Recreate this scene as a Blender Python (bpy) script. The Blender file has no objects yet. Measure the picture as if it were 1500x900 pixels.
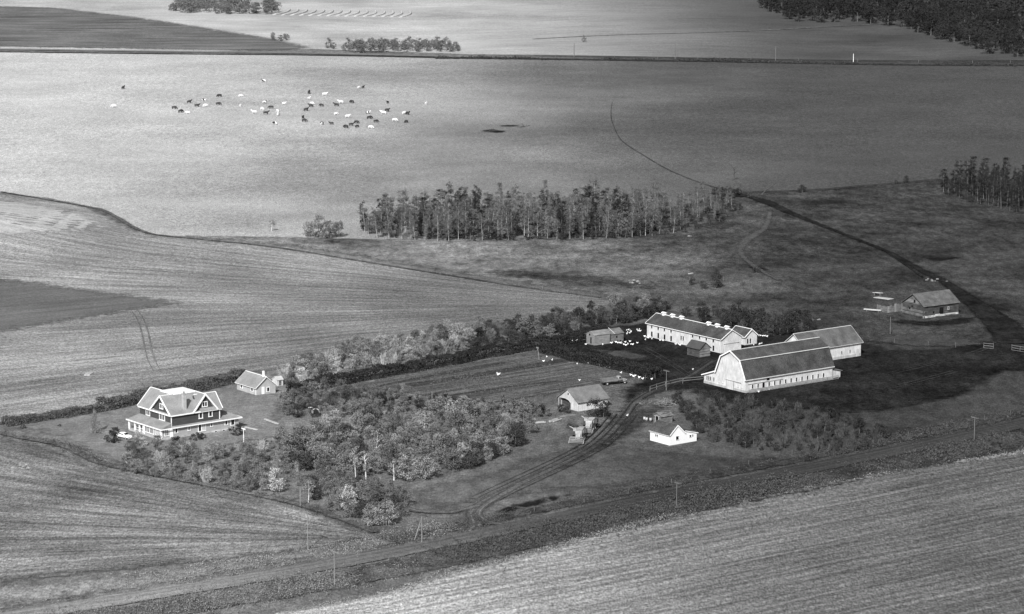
import bpy, bmesh, math, random
import numpy as np
from mathutils import Vector, Matrix
R = math.radians
random.seed(7); rng = np.random.default_rng(7)
SC = bpy.context.scene
COL = SC.collection

# ------------------------------------------------------------------ camera, sky, sun, exposure
F, CAMH, YH = 4300.0, 150.0, -310.0          # focal length in photo pixels, camera height, horizon row
PITCH = math.atan((450 - YH) / F)
cam = bpy.data.cameras.new('camera'); camo = bpy.data.objects.new('camera', cam); COL.objects.link(camo)
camo.location = (0, 0, CAMH); camo.rotation_euler = (R(90) - PITCH, 0, 0)
cam.sensor_width = 36.0; cam.lens = F / 1500 * 36.0; cam.clip_start = 1.0; cam.clip_end = 30000.0
SC.camera = camo
SUN_EL, SUN_AZ = R(36), R(194)               # azimuth clockwise from +Y (view direction): behind the camera, to its left
W = bpy.data.worlds.new('World'); SC.world = W; W.use_nodes = True
nt = W.node_tree; nt.nodes.clear()
wo = nt.nodes.new('ShaderNodeOutputWorld'); wb = nt.nodes.new('ShaderNodeBackground')
sky = nt.nodes.new('ShaderNodeTexSky'); sky.sky_type = 'NISHITA'; sky.sun_disc = False
sky.sun_elevation = SUN_EL; sky.sun_rotation = SUN_AZ; sky.dust_density = 2.0
bw = nt.nodes.new('ShaderNodeRGBToBW')       # black-and-white film: neutral sky light
nt.links.new(sky.outputs[0], bw.inputs[0]); nt.links.new(bw.outputs[0], wb.inputs[0])
wb.inputs[1].default_value = 0.075; nt.links.new(wb.outputs[0], wo.inputs[0])
sl = bpy.data.lights.new('sun', 'SUN'); sl.energy = 3.9; sl.angle = R(0.5); sl.color = (1, 1, 1)
so = bpy.data.objects.new('sun', sl); COL.objects.link(so)
sd = Vector((math.sin(SUN_AZ) * math.cos(SUN_EL), math.cos(SUN_AZ) * math.cos(SUN_EL), math.sin(SUN_EL)))
so.rotation_euler = (-sd).to_track_quat('-Z', 'Y').to_euler(); so.location = (0, 0, 300)
vs = SC.view_settings; vs.view_transform = 'Standard'; vs.look = 'None'; vs.gamma = 1.0; vs.exposure = 0.45
vs.use_curve_mapping = False
SC.cycles.max_bounces = 5; SC.cycles.transparent_max_bounces = 12

# ------------------------------------------------------------------ terrain and pixel -> ground
def sstep(a, b, x):
    t = min(1, max(0, (x - a) / (b - a))); return t * t * (3 - 2 * t)
def T(x, y):
    z = 7.5 * math.exp(-((x + 205) / 48) ** 2 - ((y - 985) / 52) ** 2)
    w = sstep(880, 1000, y) * (1 - sstep(2600, 3600, y))
    if w > 0:
        z += w * (0.7 * math.sin(x / 61 + 1.3) * math.sin(y / 83) + 0.6 * math.sin((x + y) / 107 + .5))
    return z
def ray(px, py):
    a = (px - 750) / F; b = -(py - 450) / F
    return a, math.cos(PITCH) + b * math.sin(PITCH), -math.sin(PITCH) + b * math.cos(PITCH)
def G(px, py, z=None):
    """photo pixel -> point on the ground (or on the level z)"""
    a, dy, dz = ray(px, py)
    if z is not None:
        t = (z - CAMH) / dz; return Vector((a * t, dy * t, z))
    t = 380.0; f0 = None
    while t < 4000:
        f = CAMH + dz * t - T(a * t, dy * t)
        if f <= 0: break
        t += 12
    lo, hi = t - 12, t
    for _ in range(16):
        m = (lo + hi) / 2
        if CAMH + dz * m - T(a * m, dy * m) > 0: lo = m
        else: hi = m
    return Vector((a * hi, dy * hi, T(a * hi, dy * hi)))
def path(pts, step=4.0):
    """smooth ground polyline through photo pixels (Catmull-Rom on the ground)"""
    g = [G(*p[:2]) for p in pts]; ws = [p[2] if len(p) > 2 else None for p in pts]
    out, wo_ = [], []
    n = len(g)
    for i in range(n - 1):
        p0, p1, p2, p3 = g[max(i - 1, 0)], g[i], g[i + 1], g[min(i + 2, n - 1)]
        k = max(1, int((p2 - p1).length / step))
        for j in range(k):
            t = j / k
            q = 0.5 * ((2 * p1) + (p2 - p0) * t + (2 * p0 - 5 * p1 + 4 * p2 - p3) * t * t + (3 * p1 - p0 - 3 * p2 + p3) * t ** 3)
            out.append(q)
            wo_.append(None if ws[i] is None else ws[i] * (1 - t) + ws[i + 1] * t)
    out.append(g[-1]); wo_.append(ws[-1])
    for q in out: q.z = T(q.x, q.y)
    return out, wo_

# ------------------------------------------------------------------ materials (all neutral greys: a black-and-white picture)
def nd(t, kind, **kw):
    n = t.nodes.new(kind)
    for k, v in kw.items(): setattr(n, k, v)
    return n
def mth(t, op, a, b=None, c=None, clamp=False):
    n = t.nodes.new('ShaderNodeMath'); n.operation = op; n.use_clamp = clamp
    for i, v in enumerate((a, b, c)):
        if v is None: continue
        if isinstance(v, (int, float)): n.inputs[i].default_value = v
        else: t.links.new(v, n.inputs[i])
    return n.outputs[0]
def noise(t, vec, scale, detail=4, rough=0.6):
    n = t.nodes.new('ShaderNodeTexNoise'); n.inputs['Scale'].default_value = scale
    n.inputs['Detail'].default_value = detail; n.inputs['Roughness'].default_value = rough
    if vec is not None: t.links.new(vec, n.inputs['Vector'])
    return n.outputs[0]
def vary(t, val, n, amp, lo=0.32, hi=0.68):
    """val * (1 + amp*(-1..1 of the noise))"""
    m = t.nodes.new('ShaderNodeMapRange'); m.inputs[1].default_value = lo; m.inputs[2].default_value = hi
    m.inputs[3].default_value = 1 - amp; m.inputs[4].default_value = 1 + amp; m.clamp = False
    t.links.new(n, m.inputs[0])
    return mth(t, 'MAXIMUM', mth(t, 'MULTIPLY', val, m.outputs[0]), 0.004)
def base_mat(name, rough=0.9, spec=0.1):
    m = bpy.data.materials.new(name); m.use_nodes = True
    t = m.node_tree; b = t.nodes['Principled BSDF']
    b.inputs['Roughness'].default_value = rough; b.inputs['Specular IOR Level'].default_value = spec
    return m, t, b
MATS = {}
def paint(name, v, amp=0.12, scale=1.2, rough=0.7, spec=0.2, fine=0.08, streak=0.0, bump=0.0, metal=0.0):
    """surface of a built thing: base grey with weathering"""
    if name in MATS: return MATS[name]
    m, t, b = base_mat(name, rough, spec)
    g = nd(t, 'ShaderNodeNewGeometry').outputs['Position']
    tc = nd(t, 'ShaderNodeTexCoord').outputs['Object']
    val = mth(t, 'ADD', v, 0.0)
    val = vary(t, val, noise(t, g, scale * 0.5, 3), amp)
    val = vary(t, val, noise(t, g, scale * 6, 3), fine)
    if streak:
        mp = nd(t, 'ShaderNodeMapping'); mp.inputs['Scale'].default_value = (5, 5, 0.5); t.links.new(tc, mp.inputs[0])
        val = vary(t, val, noise(t, mp.outputs[0], 1.0, 4), streak)
    t.links.new(val, b.inputs['Base Color']); b.inputs['Metallic'].default_value = metal
    if bump:
        bn = nd(t, 'ShaderNodeBump'); bn.inputs['Strength'].default_value = bump; bn.inputs['Distance'].default_value = 0.1
        t.links.new(noise(t, g, 4, 3), bn.inputs['Height']); t.links.new(bn.outputs[0], b.inputs['Normal'])
    MATS[name] = m; return m
def boards(name, v, amp=0.2, pitch=0.25, axis='Z', rough=0.85):
    """weathered boards: grain and joints of one colour family"""
    if name in MATS: return MATS[name]
    m, t, b = base_mat(name, rough, 0.1)
    tc = nd(t, 'ShaderNodeTexCoord').outputs['Object']; g = nd(t, 'ShaderNodeNewGeometry').outputs['Position']
    mp = nd(t, 'ShaderNodeMapping'); mp.inputs['Scale'].default_value = (.5, .5, 1 / pitch) if axis == 'Z' else (1 / pitch, 1 / pitch, .4)
    t.links.new(tc, mp.inputs[0])
    val = vary(t, mth(t, 'ADD', v, 0.0), noise(t, mp.outputs[0], 1.3, 2), amp)
    val = vary(t, val, noise(t, g, 0.6, 3), amp * .6); val = vary(t, val, noise(t, g, 9, 2), .1)
    t.links.new(val, b.inputs['Base Color'])
    bn = nd(t, 'ShaderNodeBump'); bn.inputs['Strength'].default_value = .4; bn.inputs['Distance'].default_value = .05
    t.links.new(noise(t, mp.outputs[0], 2, 2), bn.inputs['Height']); t.links.new(bn.outputs[0], b.inputs['Normal'])
    MATS[name] = m; return m
def leafmat(name, v, rand=0.25, amp=0.35):
    if name in MATS: return MATS[name]
    m, t, b = base_mat(name, 0.9, 0.03)
    g = nd(t, 'ShaderNodeNewGeometry').outputs['Position']
    oi = nd(t, 'ShaderNodeObjectInfo').outputs['Random']
    val = mth(t, 'MULTIPLY', v, mth(t, 'MULTIPLY_ADD', oi, 2 * rand, 1 - rand))
    val = vary(t, val, noise(t, g, 0.7, 3), amp); val = vary(t, val, noise(t, g, 5, 2), .2)
    t.links.new(val, b.inputs['Base Color'])
    MATS[name] = m; return m
def ground_mat(name, v, fine=0.45, patch=0.25, pscale=0.02, rows=0.0, rfreq=0.25, rows2=0.0, ragged=True, tone=None, rag_scale=0.35, bump=0.5, streak=0.6, passes=0.0, pamp=.2):
    """soil and plant cover seen from the air: mottled, with crop rows in the sheet's own row coordinates"""
    m, t, b = base_mat(name, 0.95, 0.0)
    g = nd(t, 'ShaderNodeNewGeometry').outputs['Position']
    if tone:                                   # left-to-right lens falloff painted into the cover colour: (x of v, x of v2, v2)
        x0, x1, v2 = tone
        sx = nd(t, 'ShaderNodeSeparateXYZ'); t.links.new(g, sx.inputs[0])
        wob = mth(t, 'MULTIPLY', mth(t, 'SUBTRACT', noise(t, g, 0.006, 4), .5), (x1 - x0) * .7)
        mr = nd(t, 'ShaderNodeMapRange', interpolation_type='SMOOTHSTEP'); mr.inputs[1].default_value = x0; mr.inputs[2].default_value = x1
        mr.inputs[3].default_value = v; mr.inputs[4].default_value = v2
        t.links.new(mth(t, 'ADD', sx.outputs[0], wob), mr.inputs[0]); val = mr.outputs[0]
    else:
        val = mth(t, 'ADD', v, 0.0)
    val = vary(t, val, noise(t, g, pscale, 5, .62), patch)
    f1 = noise(t, g, 0.8, 6, .85); val = vary(t, val, f1, fine * .9)
    gs = nd(t, 'ShaderNodeMapping'); gs.inputs['Scale'].default_value = (2.6, .75, 1); t.links.new(g, gs.inputs[0])
    val = vary(t, val, noise(t, gs.outputs[0], 1.0, 3, .8), fine * .8)
    mp0 = nd(t, 'ShaderNodeMapping'); mp0.inputs['Scale'].default_value = (.32, .13, .1); t.links.new(g, mp0.inputs[0])
    if not rows: val = vary(t, val, noise(t, mp0.outputs[0], 1.0, 4, .6), fine * streak)
    if rows:
        at = nd(t, 'ShaderNodeAttribute', attribute_name='rc').outputs['Vector']
        mp = nd(t, 'ShaderNodeMapping'); mp.inputs['Scale'].default_value = (rfreq, .014, 1); t.links.new(at, mp.inputs[0])
        val = vary(t, val, noise(t, mp.outputs[0], 1.0, 3, .7), rows)
        mp3 = nd(t, 'ShaderNodeMapping'); mp3.inputs['Scale'].default_value = (rfreq * 3.2, .03, 1); t.links.new(at, mp3.inputs[0])
        val = vary(t, val, noise(t, mp3.outputs[0], 1.0, 2, .6), rows * .8)
        if passes:                             # one combine width after another: paler straw between darker wheelings
            sr = nd(t, 'ShaderNodeSeparateXYZ'); t.links.new(at, sr.inputs[0])
            wv = mth(t, 'SINE', mth(t, 'ADD', mth(t, 'MULTIPLY', sr.outputs[0], 2 * math.pi / passes), mth(t, 'MULTIPLY', noise(t, g, .03, 3), 11.0)))
            pm = mth(t, 'MULTIPLY', mth(t, 'POWER', mth(t, 'ABSOLUTE', wv), .6), mth(t, 'SIGN', wv))
            val = mth(t, 'MULTIPLY', val, mth(t, 'MULTIPLY_ADD', pm, mth(t, 'MULTIPLY', noise(t, mp.outputs[0], .7, 2), pamp), 1.0))
        if rows2:
            mp2 = nd(t, 'ShaderNodeMapping'); mp2.inputs['Scale'].default_value = (rfreq * .22, .012, 1); t.links.new(at, mp2.inputs[0])
            val = vary(t, val, noise(t, mp2.outputs[0], 1.0, 3, .6), rows2)
    t.links.new(val, b.inputs['Base Color'])
    bn = nd(t, 'ShaderNodeBump'); bn.inputs['Strength'].default_value = bump; bn.inputs['Distance'].default_value = .35
    t.links.new(f1, bn.inputs['Height']); t.links.new(bn.outputs[0], b.inputs['Normal'])
    if ragged:
        ea = nd(t, 'ShaderNodeAttribute', attribute_name='edge').outputs['Fac']
        nz = noise(t, g, rag_scale, 5, .65)
        d = mth(t, 'MULTIPLY_ADD', nz, -2.6, mth(t, 'MULTIPLY_ADD', ea, 1.7, 1.0))
        fac = mth(t, 'ADD', d, 0.0, clamp=True)
        mx = nd(t, 'ShaderNodeMixShader'); tr = nd(t, 'ShaderNodeBsdfTransparent'); out = t.nodes['Material Output']
        t.links.new(fac, mx.inputs[0]); t.links.new(tr.outputs[0], mx.inputs[1]); t.links.new(b.outputs[0], mx.inputs[2])
        t.links.new(mx.outputs[0], out.inputs['Surface'])
    return m

# ------------------------------------------------------------------ object helpers
def tag(o, label=None, cat=None, group=None, kind=None):
    if label: o['label'] = label
    if cat: o['category'] = cat
    if group: o['group'] = group
    if kind: o['kind'] = kind
    return o
def link(name, me, mat=None, parent=None):
    o = bpy.data.objects.new(name, me); COL.objects.link(o)
    if mat is not None and me is not None and not me.materials: me.materials.append(mat)
    if parent is not None: o.parent = parent
    return o
def empty(name, loc, yaw=0.0, label=None, cat=None, group=None):
    o = bpy.data.objects.new(name, None); COL.objects.link(o); o.empty_display_size = .5
    o.location = loc; o.rotation_euler = (0, 0, yaw)
    return tag(o, label, cat, group)
class MB:
    def __init__(s): s.v = []; s.f = []
    def add(s, vs, fs):
        n = len(s.v); s.v += [tuple(p) for p in vs]; s.f += [tuple(i + n for i in f) for f in fs]; return s
    def box(s, x0, x1, y0, y1, z0, z1):
        return s.add([(x0, y0, z0), (x1, y0, z0), (x1, y1, z0), (x0, y1, z0), (x0, y0, z1), (x1, y0, z1), (x1, y1, z1), (x0, y1, z1)],
                     [(0, 3, 2, 1), (4, 5, 6, 7), (0, 1, 5, 4), (1, 2, 6, 5), (2, 3, 7, 6), (3, 0, 4, 7)])
    def prism(s, prof, axis, a0, a1):
        """profile of (u, z) extruded along x (u = y) or along y (u = x)"""
        n = len(prof)
        mk = (lambda u, z, a: (a, u, z)) if axis == 'x' else (lambda u, z, a: (u, a, z))
        vs = [mk(u, z, a0) for u, z in prof] + [mk(u, z, a1) for u, z in prof]
        fs = [tuple(range(n - 1, -1, -1)), tuple(range(n, 2 * n))] + [(i, (i + 1) % n, n + (i + 1) % n, n + i) for i in range(n)]
        return s.add(vs, fs)
    def slab(s, quad, th):
        q = [Vector(p) for p in quad]; nrm = (q[1] - q[0]).cross(q[-1] - q[0]).normalized()
        if nrm.z < 0: nrm = -nrm
        n = len(q); vs = q + [p + nrm * th for p in q]
        fs = [tuple(range(n - 1, -1, -1)), tuple(range(n, 2 * n))] + [(i, (i + 1) % n, n + (i + 1) % n, n + i) for i in range(n)]
        return s.add(vs, fs)
    def beam(s, p0, p1, w, h=None, up=(0, 0, 1)):
        h = h or w; a, b = Vector(p0), Vector(p1); d = (b - a).normalized(); u = Vector(up)
        if abs(d.dot(u)) > .99: u = Vector((1, 0, 0))
        x = d.cross(u).normalized() * w / 2; z = x.cross(d).normalized() * h / 2
        vs = [a - x - z, a + x - z, a + x + z, a - x + z, b - x - z, b + x - z, b + x + z, b - x + z]
        return s.add(vs, [(0, 1, 2, 3), (7, 6, 5, 4), (0, 4, 5, 1), (1, 5, 6, 2), (2, 6, 7, 3), (3, 7, 4, 0)])
    def tube(s, pts, rads, n=6):
        pts = [Vector(p) for p in pts]; vs = []; fs = []
        for i, p in enumerate(pts):
            d = (pts[min(i + 1, len(pts) - 1)] - pts[max(i - 1, 0)]).normalized()
            u = Vector((0, 0, 1)) if abs(d.z) < .9 else Vector((1, 0, 0))
            x = d.cross(u).normalized(); y = d.cross(x).normalized()
            for k in range(n):
                a = 2 * math.pi * k / n; vs.append(p + (x * math.cos(a) + y * math.sin(a)) * rads[i])
        for i in range(len(pts) - 1):
            for k in range(n): fs.append((i * n + k, i * n + (k + 1) % n, (i + 1) * n + (k + 1) % n, (i + 1) * n + k))
        fs.append(tuple(range(n - 1, -1, -1))); m = (len(pts) - 1) * n; fs.append(tuple(range(m, m + n)))
        return s.add(vs, fs)
    def wheel(s, c, r, w, axis='y', n=14):
        c = Vector(c); e = Vector((0, w / 2, 0)) if axis == 'y' else Vector((w / 2, 0, 0))
        q = e.normalized() * (w * .3)
        return s.tube([c - e, c - q, c + q, c + e], [r * .86, r, r, r * .86], n)
    def loft(s, secs, n=10):
        """closed hull through elliptical sections (x, z_center, half width, half height)"""
        vs = []; fs = []
        for x, zc, hw, hh in secs:
            for k in range(n):
                a = 2 * math.pi * k / n
                ca, sa = math.cos(a), math.sin(a)
                vs.append((x, hw * math.copysign(abs(ca) ** .75, ca), zc + hh * math.copysign(abs(sa) ** .75, sa)))
        for i in range(len(secs) - 1):
            for k in range(n): fs.append((i * n + k, i * n + (k + 1) % n, (i + 1) * n + (k + 1) % n, (i + 1) * n + k))
        fs.append(tuple(range(n - 1, -1, -1))); m = (len(secs) - 1) * n; fs.append(tuple(range(m, m + n)))
        return s.add(vs, fs)
    def build(s, name, mat, parent=None, smooth=False):
        me = bpy.data.meshes.new(name); me.from_pydata(s.v, [], s.f)
        bm = bmesh.new(); bm.from_mesh(me); bmesh.ops.recalc_face_normals(bm, faces=bm.faces); bm.to_mesh(me); bm.free()
        if smooth: me.polygons.foreach_set('use_smooth', [True] * len(me.polygons))
        return link(name, me, mat, parent)

# ------------------------------------------------------------------ ground sheets
def seg_dist(P, A, B):
    d = B - A; L = (d * d).sum(1) + 1e-9
    best = np.full(len(P), 1e9)
    for i in range(len(A)):
        t = np.clip(((P - A[i]) @ d[i]) / L[i], 0, 1)
        q = A[i] + t[:, None] * d[i]
        best = np.minimum(best, np.hypot(*(P - q).T))
    return best
LAYER = [0]
def set_attrs(me, edge, rc):
    a = me.attributes.new('edge', 'FLOAT', 'POINT'); a.data.foreach_set('value', np.asarray(edge, dtype=np.float32))
    a = me.attributes.new('rc', 'FLOAT_VECTOR', 'POINT'); a.data.foreach_set('vector', np.asarray(rc, dtype=np.float32).ravel())
def next_off():
    LAYER[0] += 1; k = LAYER[0]; return 0.04 + 0.012 * min(k, 10) + 0.0035 * max(0, k - 10)
def sheet(name, pix, mat, cell=6.0, soft=5.0, rowfn=None, dispfn=None, ground=False, kind='structure', parent=None, lift=0.0):
    """a patch of ground cover traced on the ground plane and draped over the terrain"""
    pts = [(G(*p).xy if not ground else Vector(p)) for p in pix]
    # uneven border
    brd = []
    for i, a in enumerate(pts):
        b = pts[(i + 1) % len(pts)]; k = max(1, int((b - a).length / 7))
        nrm = Vector((-(b - a).y, (b - a).x)).normalized()
        for j in range(k):
            q = a.lerp(b, j / k) + (nrm * random.uniform(-.5, .5) if j else Vector((0, 0)))
            brd.append(q)
    bm = bmesh.new(); f = bm.faces.new([bm.verts.new((p.x, p.y, 0)) for p in brd])
    bmesh.ops.triangulate(bm, faces=[f])
    xs = [p.x for p in brd]; ys = [p.y for p in brd]
    for ax, lo, hi in ((0, min(xs), max(xs)), (1, min(ys), max(ys))):
        k = math.ceil(lo / cell)
        while k * cell < hi:
            co = (k * cell, 0, 0) if ax == 0 else (0, k * cell, 0); no = (1, 0, 0) if ax == 0 else (0, 1, 0)
            bmesh.ops.bisect_plane(bm, geom=bm.verts[:] + bm.edges[:] + bm.faces[:], dist=1e-4, plane_co=co, plane_no=no)
            k += 1
    off = next_off() + lift
    me = bpy.data.meshes.new(name); bm.to_mesh(me); bm.free()
    n = len(me.vertices); co = np.zeros(n * 3, dtype=np.float32); me.vertices.foreach_get('co', co); co = co.reshape(-1, 3).astype(float)
    A = np.array([[p.x, p.y] for p in brd]); B = np.roll(A, -1, 0)
    ed = seg_dist(co[:, :2], A, B)
    z = np.array([T(x, y) for x, y in co[:, :2]]) + off
    if dispfn is not None: z += np.array([dispfn(x, y) for x, y in co[:, :2]]) * np.clip(ed / 3, 0, 1)
    co[:, 2] = z
    rc = np.array([rowfn(x, y) for x, y in co[:, :2]]) if rowfn else co * 0
    me.vertices.foreach_set('co', co.astype(np.float32).ravel())
    set_attrs(me, np.clip(ed / soft, 0, 1), rc)
    me.update()
    bm = bmesh.new(); bm.from_mesh(me)
    for fc in bm.faces:
        if fc.normal.z < 0: fc.normal_flip()
    bm.to_mesh(me); bm.free()
    me.polygons.foreach_set('use_smooth', [True] * len(me.polygons))
    o = link(name, me, mat, parent)
    return tag(o, kind=kind)
def strip(name, pts, width, mat, step=3.0, side=0.0, soft=.5, kind='structure', across=6, gpts=None, crown=0.0):
    """a track or road: a ribbon draped along a path; side shifts it sideways"""
    P, Wd = path(pts, step) if gpts is None else (gpts, [None] * len(gpts))
    off = next_off(); vs = []; fs = []; ed = []; rc = []; run = 0
    for i, p in enumerate(P):
        d = (P[min(i + 1, len(P) - 1)] - P[max(i - 1, 0)]); d.z = 0; d.normalize(); nrm = Vector((-d.y, d.x, 0))
        w = width if Wd[i] is None else Wd[i]
        if i: run += (P[i] - P[i - 1]).length
        for k in range(across + 1):
            u = k / across; jit = random.uniform(-.12, .12) * w * (1 if k in (0, across) else 0)
            q = p + nrm * (side + (u - .5) * w + jit)
            vs.append((q.x, q.y, T(q.x, q.y) + off + crown * (1 - (2 * u - 1) ** 2)))
            ed.append(min(1, min(u, 1 - u) * w / max(min(soft, .48 * w), .01)) if 0 < k < across else 0); rc.append(((u - .5) * w, run, 0))
    m = across + 1
    for i in range(len(P) - 1):
        for k in range(across): fs.append((i * m + k, i * m + k + 1, (i + 1) * m + k + 1, (i + 1) * m + k))
    me = bpy.data.meshes.new(name); me.from_pydata(vs, [], fs); set_attrs(me, ed, rc)
    bm = bmesh.new(); bm.from_mesh(me)
    for fc in bm.faces:
        if fc.normal.z < 0: fc.normal_flip()
    bm.to_mesh(me); bm.free()
    return tag(link(name, me, mat), kind=kind)
def linrow(ang, bend=0.0):
    c, s = math.cos(R(ang)), math.sin(R(ang))
    def f(x, y):
        al = x * c + y * s; ac = -x * s + y * c
        return (ac + bend * math.sin(al / 45.0), al, 0)
    return f
def fanrow(a0, a1, b0, b1, span):
    """rows that follow border a on one side and border b on the other"""
    a0, a1, b0, b1 = [Vector(G(*p).xy) for p in (a0, a1, b0, b1)]
    def dist(p, u, v):
        d = (v - u).normalized(); return abs((p - u).x * -d.y + (p - u).y * d.x)
    def f(x, y):
        p = Vector((x, y)); da, db = dist(p, a0, a1), dist(p, b0, b1)
        return (span * da / (da + db + 1e-6), x, 0)
    return f

# base ground: one sheet out past the horizon
gx = sorted(set([-9000, -5000, -3000, -1800, -1200, -850, -650] + list(range(-520, 521, 8)) + [650, 850, 1200, 1800, 3000, 5000, 9000]))
gy = sorted(set([-4000, -1500, -600, -100, 200, 380] + list(range(470, 880, 10)) + list(range(880, 1120, 8)) + list(range(1120, 2240, 14)) + [2400, 2700, 3100, 3700, 4600, 6000, 9000, 14000, 20000]))
vs_ = [(x, y, T(x, y)) for y in gy for x in gx]; nx = len(gx)
fs_ = [(j * nx + i, j * nx + i + 1, (j + 1) * nx + i + 1, (j + 1) * nx + i) for j in range(len(gy) - 1) for i in range(nx - 1)]
me = bpy.data.meshes.new('ground'); me.from_pydata(vs_, [], fs_); me.polygons.foreach_set('use_smooth', [True] * len(fs_))
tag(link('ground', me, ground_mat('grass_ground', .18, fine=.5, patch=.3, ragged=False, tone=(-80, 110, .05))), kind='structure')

M_past = ground_mat('pasture_cover', .50, fine=.55, patch=.14, pscale=.02, tone=(-245, 150, .08), streak=.16, ragged=False)  # pale-to-dark ramp across the grass is painted lens falloff
sheet('pasture', [(-260, 77), (300, 79), (690, 86), (1100, 92), (1640, 98), (1700, 275), (1380, 262), (1180, 278), (1075, 282), (1000, 300), (860, 340), (560, 352), (400, 350), (230, 345), (205, 335), (150, 306), (70, 290), (-60, 276), (-250, 262)], M_past, cell=14, soft=6)
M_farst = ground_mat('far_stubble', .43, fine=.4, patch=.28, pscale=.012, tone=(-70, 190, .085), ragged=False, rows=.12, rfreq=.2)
far = sheet('stubble_field', [(-300, -45), (1800, -45), (1750, 88), (1100, 86), (690, 80), (455, 72), (300, 76), (-300, 74)], M_farst, cell=22, soft=6, rowfn=linrow(4, 20))
M_fallow = ground_mat('fallow_soil', .15, fine=.45, patch=.25, rows=.3, rfreq=.12)
sheet('fallow_field', [(-300, 2), (0, 9), (90, 11), (200, 24), (330, 44), (420, 58), (470, 71), (420, 76), (0, 70), (-300, 68)], M_fallow, cell=18, soft=14, rowfn=linrow(2, 5), lift=.22)
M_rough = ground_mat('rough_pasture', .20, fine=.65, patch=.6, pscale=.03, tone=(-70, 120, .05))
sheet('rough_pasture', [(205, 342), (400, 346), (560, 350), (860, 340), (1000, 300), (1090, 282), (1180, 279), (1380, 263), (1720, 276), (1720, 470), (1480, 480), (1430, 505), (1300, 508), (1180, 490), (1000, 462), (930, 452), (880, 434), (640, 398), (430, 362)], M_rough, cell=10, soft=5)
M_dgrass = ground_mat('wet_grass', .06, fine=.6, patch=.5, pscale=.06)
for pl in ([(1130, 340), (1200, 348), (1240, 372), (1180, 382), (1120, 378), (1090, 360)], [(690, 398), (740, 392), (900, 404), (1010, 424), (960, 430), (830, 415), (720, 408)],
           [(1100, 290), (1070, 310), (1110, 330), (1060, 340), (960, 350), (850, 354), (700, 356), (620, 357), (640, 350), (1000, 340), (1050, 300)], [(1160, 300), (1330, 300), (1480, 325), (1450, 335), (1250, 330), (1180, 318)]):
    sheet('damp_grass_patch', pl, M_dgrass, cell=6, soft=14)
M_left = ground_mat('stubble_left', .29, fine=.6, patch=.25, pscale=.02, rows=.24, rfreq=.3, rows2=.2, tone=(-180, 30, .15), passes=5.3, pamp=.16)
sheet('striped_stubble_field', [(-250, 262), (-60, 276), (70, 290), (150, 306), (205, 335), (232, 346), (430, 362), (640, 398), (880, 434), (930, 452), (700, 492), (520, 515), (415, 542), (345, 552), (225, 582), (120, 605), (10, 622), (-160, 652), (-330, 560)], M_left, cell=7, soft=3,
      rowfn=fanrow((230, 345), (900, 435), (0, 612), (900, 462), 190))
M_knoll = ground_mat('pale_straw', .45, fine=.3, patch=.2, rows=.2, rfreq=.3)
sheet('straw_patch', [(-250, 272), (-50, 284), (60, 297), (140, 312), (190, 338), (120, 344), (40, 350), (-120, 362), (-260, 352)], M_knoll, cell=6, soft=14, rowfn=linrow(-30, 6))
M_fallow2 = ground_mat('fallow_soil_near', .14, fine=.3, patch=.2, rows=.12, rfreq=.25)
sheet('ploughed_strip', [(-200, 398), (0, 404), (80, 414), (180, 428), (300, 443), (210, 458), (110, 474), (0, 492), (-200, 530)], M_fallow2, cell=5, soft=11, rowfn=linrow(30))
M_ll = ground_mat('stubble_near_left', .185, fine=.65, patch=.4, pscale=.03, rows=.36, rfreq=.2, rows2=.25)
sheet('turned_stubble_field', [(-160, 610), (0, 640), (60, 652), (140, 682), (230, 702), (320, 716), (440, 745), (548, 786), (480, 802), (300, 826), (150, 842), (0, 856), (-160, 880)], M_ll, cell=5, soft=2.5, rowfn=fanrow((0, 640), (540, 780), (0, 856), (480, 802), 75))
M_lawn = ground_mat('lawn_grass', .21, fine=.3, patch=.18, pscale=.05)
sheet('lawn', [(20, 626), (130, 606), (230, 586), (350, 560), (420, 582), (420, 640), (330, 655), (200, 690), (150, 672), (80, 642)], M_lawn, cell=6, soft=2.5)
M_verge = ground_mat('dry_verge', .24, fine=.55, patch=.35, pscale=.06)
sheet('verge', [(-60, 868), (0, 858), (150, 846), (300, 830), (480, 806), (560, 790), (650, 762), (700, 766), (640, 790), (480, 815), (300, 846), (150, 872), (-60, 905)], M_verge, cell=6, soft=2)
M_mead = ground_mat('meadow_grass', .14, fine=.4, patch=.2, pscale=.04, tone=(-30, 60, .06))
sheet('meadow', [(600, 712), (700, 694), (760, 668), (830, 655), (900, 650), (980, 658), (1060, 668), (1180, 668), (1100, 690), (900, 720), (830, 724), (720, 740), (640, 752), (590, 742)], M_mead, cell=5, soft=9)
M_fg = ground_mat('stubble_front', .46, fine=.65, patch=.16, pscale=.03, rows=.24, rfreq=.4, rows2=.14, passes=2.7, pamp=.24, tone=(-70, 90, .135), bump=.8)
fgrow = linrow(37, 0.0)
def fgdisp(x, y):
    r = fgrow(x, y)[0]; return .10 * math.sin(r * 1.13) + .05 * math.sin(r * 2.9 + 1)
sheet('front_stubble_field', [(300, 915), (440, 893), (560, 870), (640, 846), (760, 816), (900, 776), (1080, 734), (1250, 700), (1500, 662), (1640, 636), (1800, 900), (1640, 1000), (250, 1000)], M_fg, cell=1.6, soft=2.0, rowfn=fgrow, dispfn=fgdisp)
M_gard = ground_mat('garden_rows', .10, fine=.45, patch=.25, pscale=.05, rows=.5, rfreq=.4)
sheet('garden', [(470, 572), (600, 546), (750, 520), (838, 506), (960, 548), (900, 560), (815, 578), (720, 592), (560, 584)], M_gard, cell=5, soft=2.5, rowfn=linrow(40))
M_gdirt = ground_mat('garden_dirt', .055, fine=.4, patch=.2)
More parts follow.
